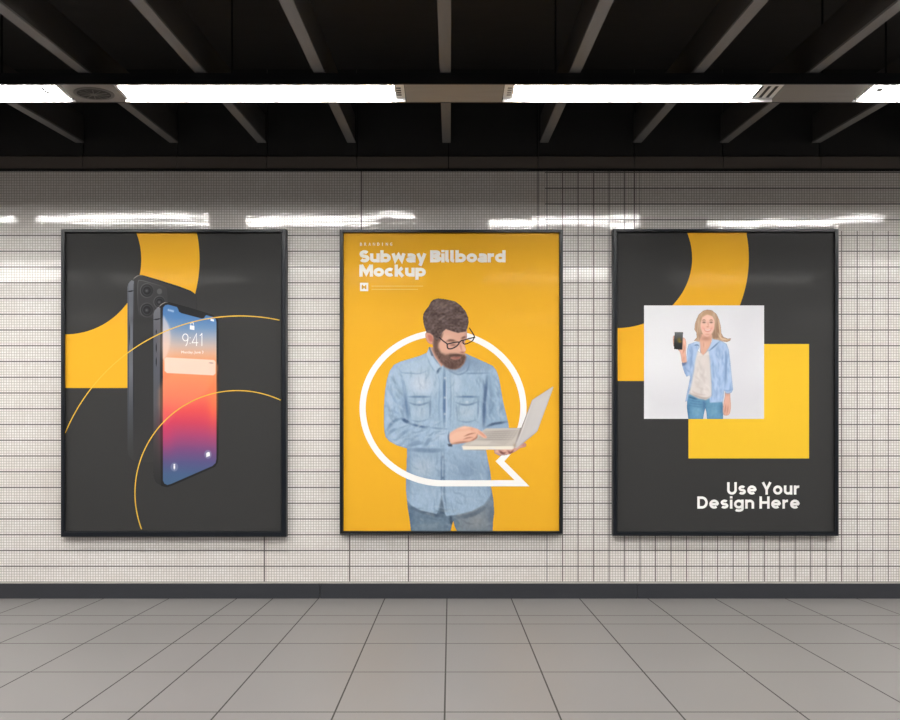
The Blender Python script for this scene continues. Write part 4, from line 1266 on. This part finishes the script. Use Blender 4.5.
# shirt panels and sleeves
SH = (170, 195, 228)
lp = [(696.6, 341.2), (692, 343), (688.4, 344.4), (687, 349), (686.6, 356), (683.8, 362.6), (681.6, 363.2), (682.8, 368), (684.6, 373.6), (686.6, 376.8), (689.4, 375.4), (690, 377), (688.6, 385), (686.6, 394), (685.2, 401.6), (687.4, 401), (688.4, 395),
      (690.8, 386), (693.4, 373), (694.8, 362), (697.2, 352), (699.8, 346), (699.6, 341)]
a.shape(lp, SH)
rp = [(712.4, 337.6), (716, 339), (722.6, 341.6), (726.6, 344), (728.8, 350), (730, 360), (731.4, 374), (732.4, 384), (733, 389.6), (731.4, 392.8), (726, 393.2), (724, 390.6), (723.8, 397), (722.8, 402), (716, 402.4), (709.8, 402.8), (709.4, 398),
      (711.4, 396), (711.6, 385), (710, 362), (708.4, 350), (704.4, 354), (709, 347), (712, 341)]
a.shape(rp, SH)
a.grain(lp, 14, 0.9, 4.0, 8); a.grain(rp, 16, 1.0, 5.0, 9)
a.blob(714, 355, 3, 8, (186, 208, 236), 0.7); a.blob(716, 382, 4, 10, (184, 206, 234), 0.6); a.blob(729, 372, 1.6, 10, (182, 205, 234), 0.6)
a.blob(686, 371, 2.5, 4, (134, 162, 206), 0.6); a.blob(690, 354, 2, 6, (152, 178, 216), 0.5)
a.stroke([(725.4, 347), (726, 362), (725.6, 376), (725, 388)], (112, 142, 188), 1.0, 0.8, 0.85)
a.stroke([(722, 346), (722.6, 356), (721.8, 366)], (140, 168, 208), 0.7, 0.8, 0.8); a.stroke([(718.4, 350), (719, 362), (718, 372)], (146, 172, 210), 0.6, 0.8, 0.7)
a.stroke([(711.8, 352), (713, 368), (713.4, 384), (712, 398)], (146, 172, 210), 0.8, 0.9, 0.7); a.stroke([(718, 382), (716.6, 392), (717, 401)], (142, 168, 208), 0.7, 0.9, 0.7)
a.stroke([(723.6, 389.6), (728, 391), (732.6, 388.4)], (128, 156, 200), 0.8, 0.6, 0.8); a.stroke([(724, 392.6), (728, 393.4), (731.6, 392.6)], (120, 148, 190), 0.5, 0.5, 0.7)
a.stroke([(690, 373.4), (691, 362), (692.6, 350)], (134, 162, 204), 0.8, 0.9, 0.75); a.stroke([(684, 366), (687, 370), (690, 372)], (122, 150, 196), 0.8, 0.7, 0.8)
a.stroke([(681, 363.4), (683.4, 365), (687, 363.2)], (96, 116, 160), 1.0, 0.6, 0.9); a.stroke([(689, 385), (690.6, 378), (692, 372)], (150, 176, 214), 0.6, 0.7, 0.7)
a.wrinkles(rp, 160, (132, 160, 204), (196, 214, 238), 9, 1.5, 0.3, 0.5, 8)
a.wrinkles(lp, 160, (132, 160, 204), (196, 214, 238), 8, 1.5, 0.4, 0.5, 9)
a.wrinkles(tk, 60, (198, 188, 184), (232, 226, 222), 8, 1.2, 0.8, 0.5, 10)
a.blur(0.4)
# neck and chest
a.shape([(699.6, 334), (712.4, 334), (711.6, 341), (709.6, 346.4), (705.6, 352.6), (703, 355.2), (700.4, 353), (699.2, 347), (699.4, 341)], (225, 176, 154))
a.blob(706, 338.6, 5, 2.2, (186, 130, 110), 0.75); a.blob(705, 346, 3, 4, (234, 190, 168), 0.6)
a.fill([(698.4, 352.4), (700.4, 352.6), (703.2, 355.4), (708.4, 351), (709, 355), (697.4, 356)], (228, 220, 218), 0.5, 0.9)
a.stroke([(703.4, 342), (703.6, 348)], (204, 152, 130), 0.5, 0.7, 0.6, 0)
# collar
a.fill([(693.6, 342.4), (698.8, 339.6), (700, 344), (700.4, 352.6), (697.2, 346.4)], (186, 207, 234), 0.5, 0.95)
a.stroke([(694, 345.4), (697.4, 345), (699, 346.6)], (92, 114, 156), 0.7, 0.6, 0.8); a.stroke([(698.6, 348), (699.6, 351), (700.6, 352.6)], (84, 100, 138), 0.8, 0.6, 0.8)
a.fill([(713.4, 337.6), (719.6, 341), (714, 346), (708.6, 350.8), (711, 344)], (184, 206, 234), 0.5, 0.95)
a.stroke([(719.4, 341.4), (714.4, 346.2), (708.8, 351)], (104, 130, 174), 0.8, 0.6, 0.85)
# raised forearm, hand, phone
a.shape([(682, 337.4), (684.6, 338.2), (686, 341.4), (686.2, 347), (685.8, 353), (686.8, 361.6), (685.4, 363.6), (682.2, 363.4), (681, 357), (679.6, 351.6), (676, 348), (673.4, 346), (672.8, 338), (673.6, 335.6), (676, 336)], (234, 184, 164), 2)
a.stroke([(683.4, 343), (684, 349), (682.6, 354)], (196, 138, 118), 0.7, 0.7, 0.7); a.blob(683.6, 359, 1.4, 3, (212, 156, 134), 0.6)
a.stroke([(672.8, 339.6), (674, 339.8)], (190, 130, 112), 0.5, 0.4, 0.7, 0); a.stroke([(672.8, 343.2), (674, 343.4)], (190, 130, 112), 0.5, 0.4, 0.7, 0)
a.stroke([(680.6, 362.2), (683.6, 363.8), (687, 362)], (98, 116, 156), 1.1, 0.6, 0.9)
a.shape([(674.6, 332.2), (683, 332.2), (682.2, 349.6), (674, 349.2)], (0, 0, 0), grad=((0, 332), (0, 350), [(0, (112, 116, 120)), (0.3, (86, 90, 94)), (0.5, (62, 64, 62)), (0.7, (44, 46, 48)), (1, (38, 40, 44))]))
a.blob(679, 339.8, 1.8, 2.2, (128, 112, 48), 0.85); a.blob(680, 341.8, 1.6, 0.9, (170, 130, 30), 0.6)
a.stroke([(674.6, 332.3), (674.1, 349.2), (682.2, 349.6)], (38, 42, 44), 0.5, 0.4, 0.9, 0)
# hair behind, face, hair in front
hr = [(703, 310.8), (707, 309.6), (712, 310.4), (716.4, 314), (719, 319.4), (720.6, 326), (721.2, 333), (723.4, 337), (727.4, 338.6), (731, 338.4), (730, 340.8), (727, 342), (722.8, 341.6), (718.6, 340), (714, 339.4), (711.6, 338), (712.6, 334),
      (700.4, 334), (699.6, 339.4), (699, 342), (695.8, 341), (693.6, 341), (696.6, 337.6), (696.4, 333), (694.4, 329.6), (694.8, 324), (696.6, 319), (698.6, 314.6)]
a.shape(hr, (192, 160, 136))
a.grain(hr, 30, 1.0, 3.2, 17)
a.shape([(700.6, 322), (702, 317.4), (706, 314.6), (710.4, 315), (713.6, 318.6), (714.6, 324), (714, 329.6), (711.6, 333.6), (708, 336.4), (705, 336), (702.4, 333.2), (700.6, 328.4)], (236, 192, 174), 3)
a.fill([(712, 334.6), (714.4, 329), (715, 324), (718.6, 330), (719, 338), (713.2, 338.6)], (150, 118, 98), 0.9, 0.75)
a.fill([(699.6, 326), (701.2, 331), (701.4, 336), (699.2, 340), (698, 334), (697.6, 329)], (158, 126, 106), 0.8, 0.65)
a.fill([(703.6, 312), (708, 310.8), (712.6, 312.6), (711.6, 316), (707, 314.6), (702.4, 317.2), (700.6, 322), (699.6, 319)], (190, 154, 122), 0.7, 0.85)
a.blob(707, 318, 3.5, 2.2, (242, 204, 186), 0.7); a.blob(702.8, 328, 1.6, 1.8, (232, 164, 152), 0.6); a.blob(711.8, 328, 1.6, 1.8, (230, 164, 152), 0.6)
for ex in (703.9, 711.1):
    a.stroke([(ex - 1.9, 320.7), (ex, 319.9), (ex + 1.8, 320.6)], (142, 102, 82), 0.5, 0.5, 0.75)
    a.blob(ex, 322.4, 1.5, 0.75, (84, 62, 54), 0.85)
a.stroke([(707.6, 321.6), (708.2, 325.4), (707.4, 326.8)], (214, 154, 136), 0.6, 0.7, 0.6); a.blob(707.6, 326.9, 1.3, 0.5, (186, 118, 102), 0.7)
a.fill([(703.6, 328.6), (707.6, 329.6), (711.4, 328.4), (710.4, 331), (707.6, 332.2), (704.8, 331.2)], (212, 128, 120), 0.6, 0.75)
a.fill([(704.4, 329.1), (707.6, 329.8), (710.8, 328.9), (709.8, 330.4), (707.6, 331), (705.4, 330.5)], (240, 228, 222), 0.4, 0.85)
a.blob(707.6, 334.6, 3, 1.0, (210, 150, 130), 0.6)
for k in range(26):
    side = k % 2
    t0 = r_.random()
    x0 = (697.5 + 2.5 * t0) if side else (715 + 4.5 * t0)
    y0 = 316 + 4 * r_.random()
    dx = r_.uniform(-1.4, 0.6) if side else r_.uniform(0.4, 2.6)
    c = r_.choice([(222, 194, 166), (168, 134, 110), (206, 176, 148), (150, 118, 96)])
    a.stroke([(x0, y0), (x0 + dx * 0.4, y0 + 8), (x0 + dx, y0 + 18)], c, 0.35, 0.5, 0.6, 3)
a.stroke([(717.6, 333), (721.6, 338.6), (729.6, 340)], (226, 198, 164), 0.8, 0.7, 0.8)
a.blur(0.28)
a.build('printed_person', pC, 4, 'printed blonde woman in an open blue shirt holding up a phone')
drawn_lettering('slogan_lettering', 'Use Your', 727, 799.6, 482.2, 494.6, 2.5, P_WHITE, pC, 4, 0.12)
drawn_lettering('slogan_lettering', 'Design Here', 697.2, 799.6, 496.4, 508.6, 2.5, P_WHITE, pC, 4, 0.12)
set_parents(rootC, pC)

# ================================================================== CAMERA, WORLD, VIEW
cam = bpy.data.cameras.new('camera')
co = bpy.data.objects.new('camera', cam); COL.objects.link(co)
co.location = (0, -D, EYE); co.rotation_euler = (math.pi / 2, 0, 0)
cam.sensor_width = 36.0; cam.sensor_fit = 'HORIZONTAL'
cam.lens = F / 900 * 36
cam.shift_x = 0.0
cam.shift_y = (HY - 360) / 900
cam.clip_start = 0.05; cam.clip_end = 100
scene.camera = co

w = bpy.data.worlds.new('world'); scene.world = w
w.use_nodes = True
w.node_tree.nodes['Background'].inputs[0].default_value = (0.6, 0.6, 0.62, 1)
w.node_tree.nodes['Background'].inputs[1].default_value = 0.0

vs = scene.view_settings
vs.view_transform = 'Standard'; vs.look = 'None'; vs.exposure = 0.0; vs.gamma = 1.0
vs.use_curve_mapping = False
scene.cycles.max_bounces = 8
scene.cycles.diffuse_bounces = 5
scene.cycles.glossy_bounces = 4
scene.cycles.sample_clamp_indirect = 6.0
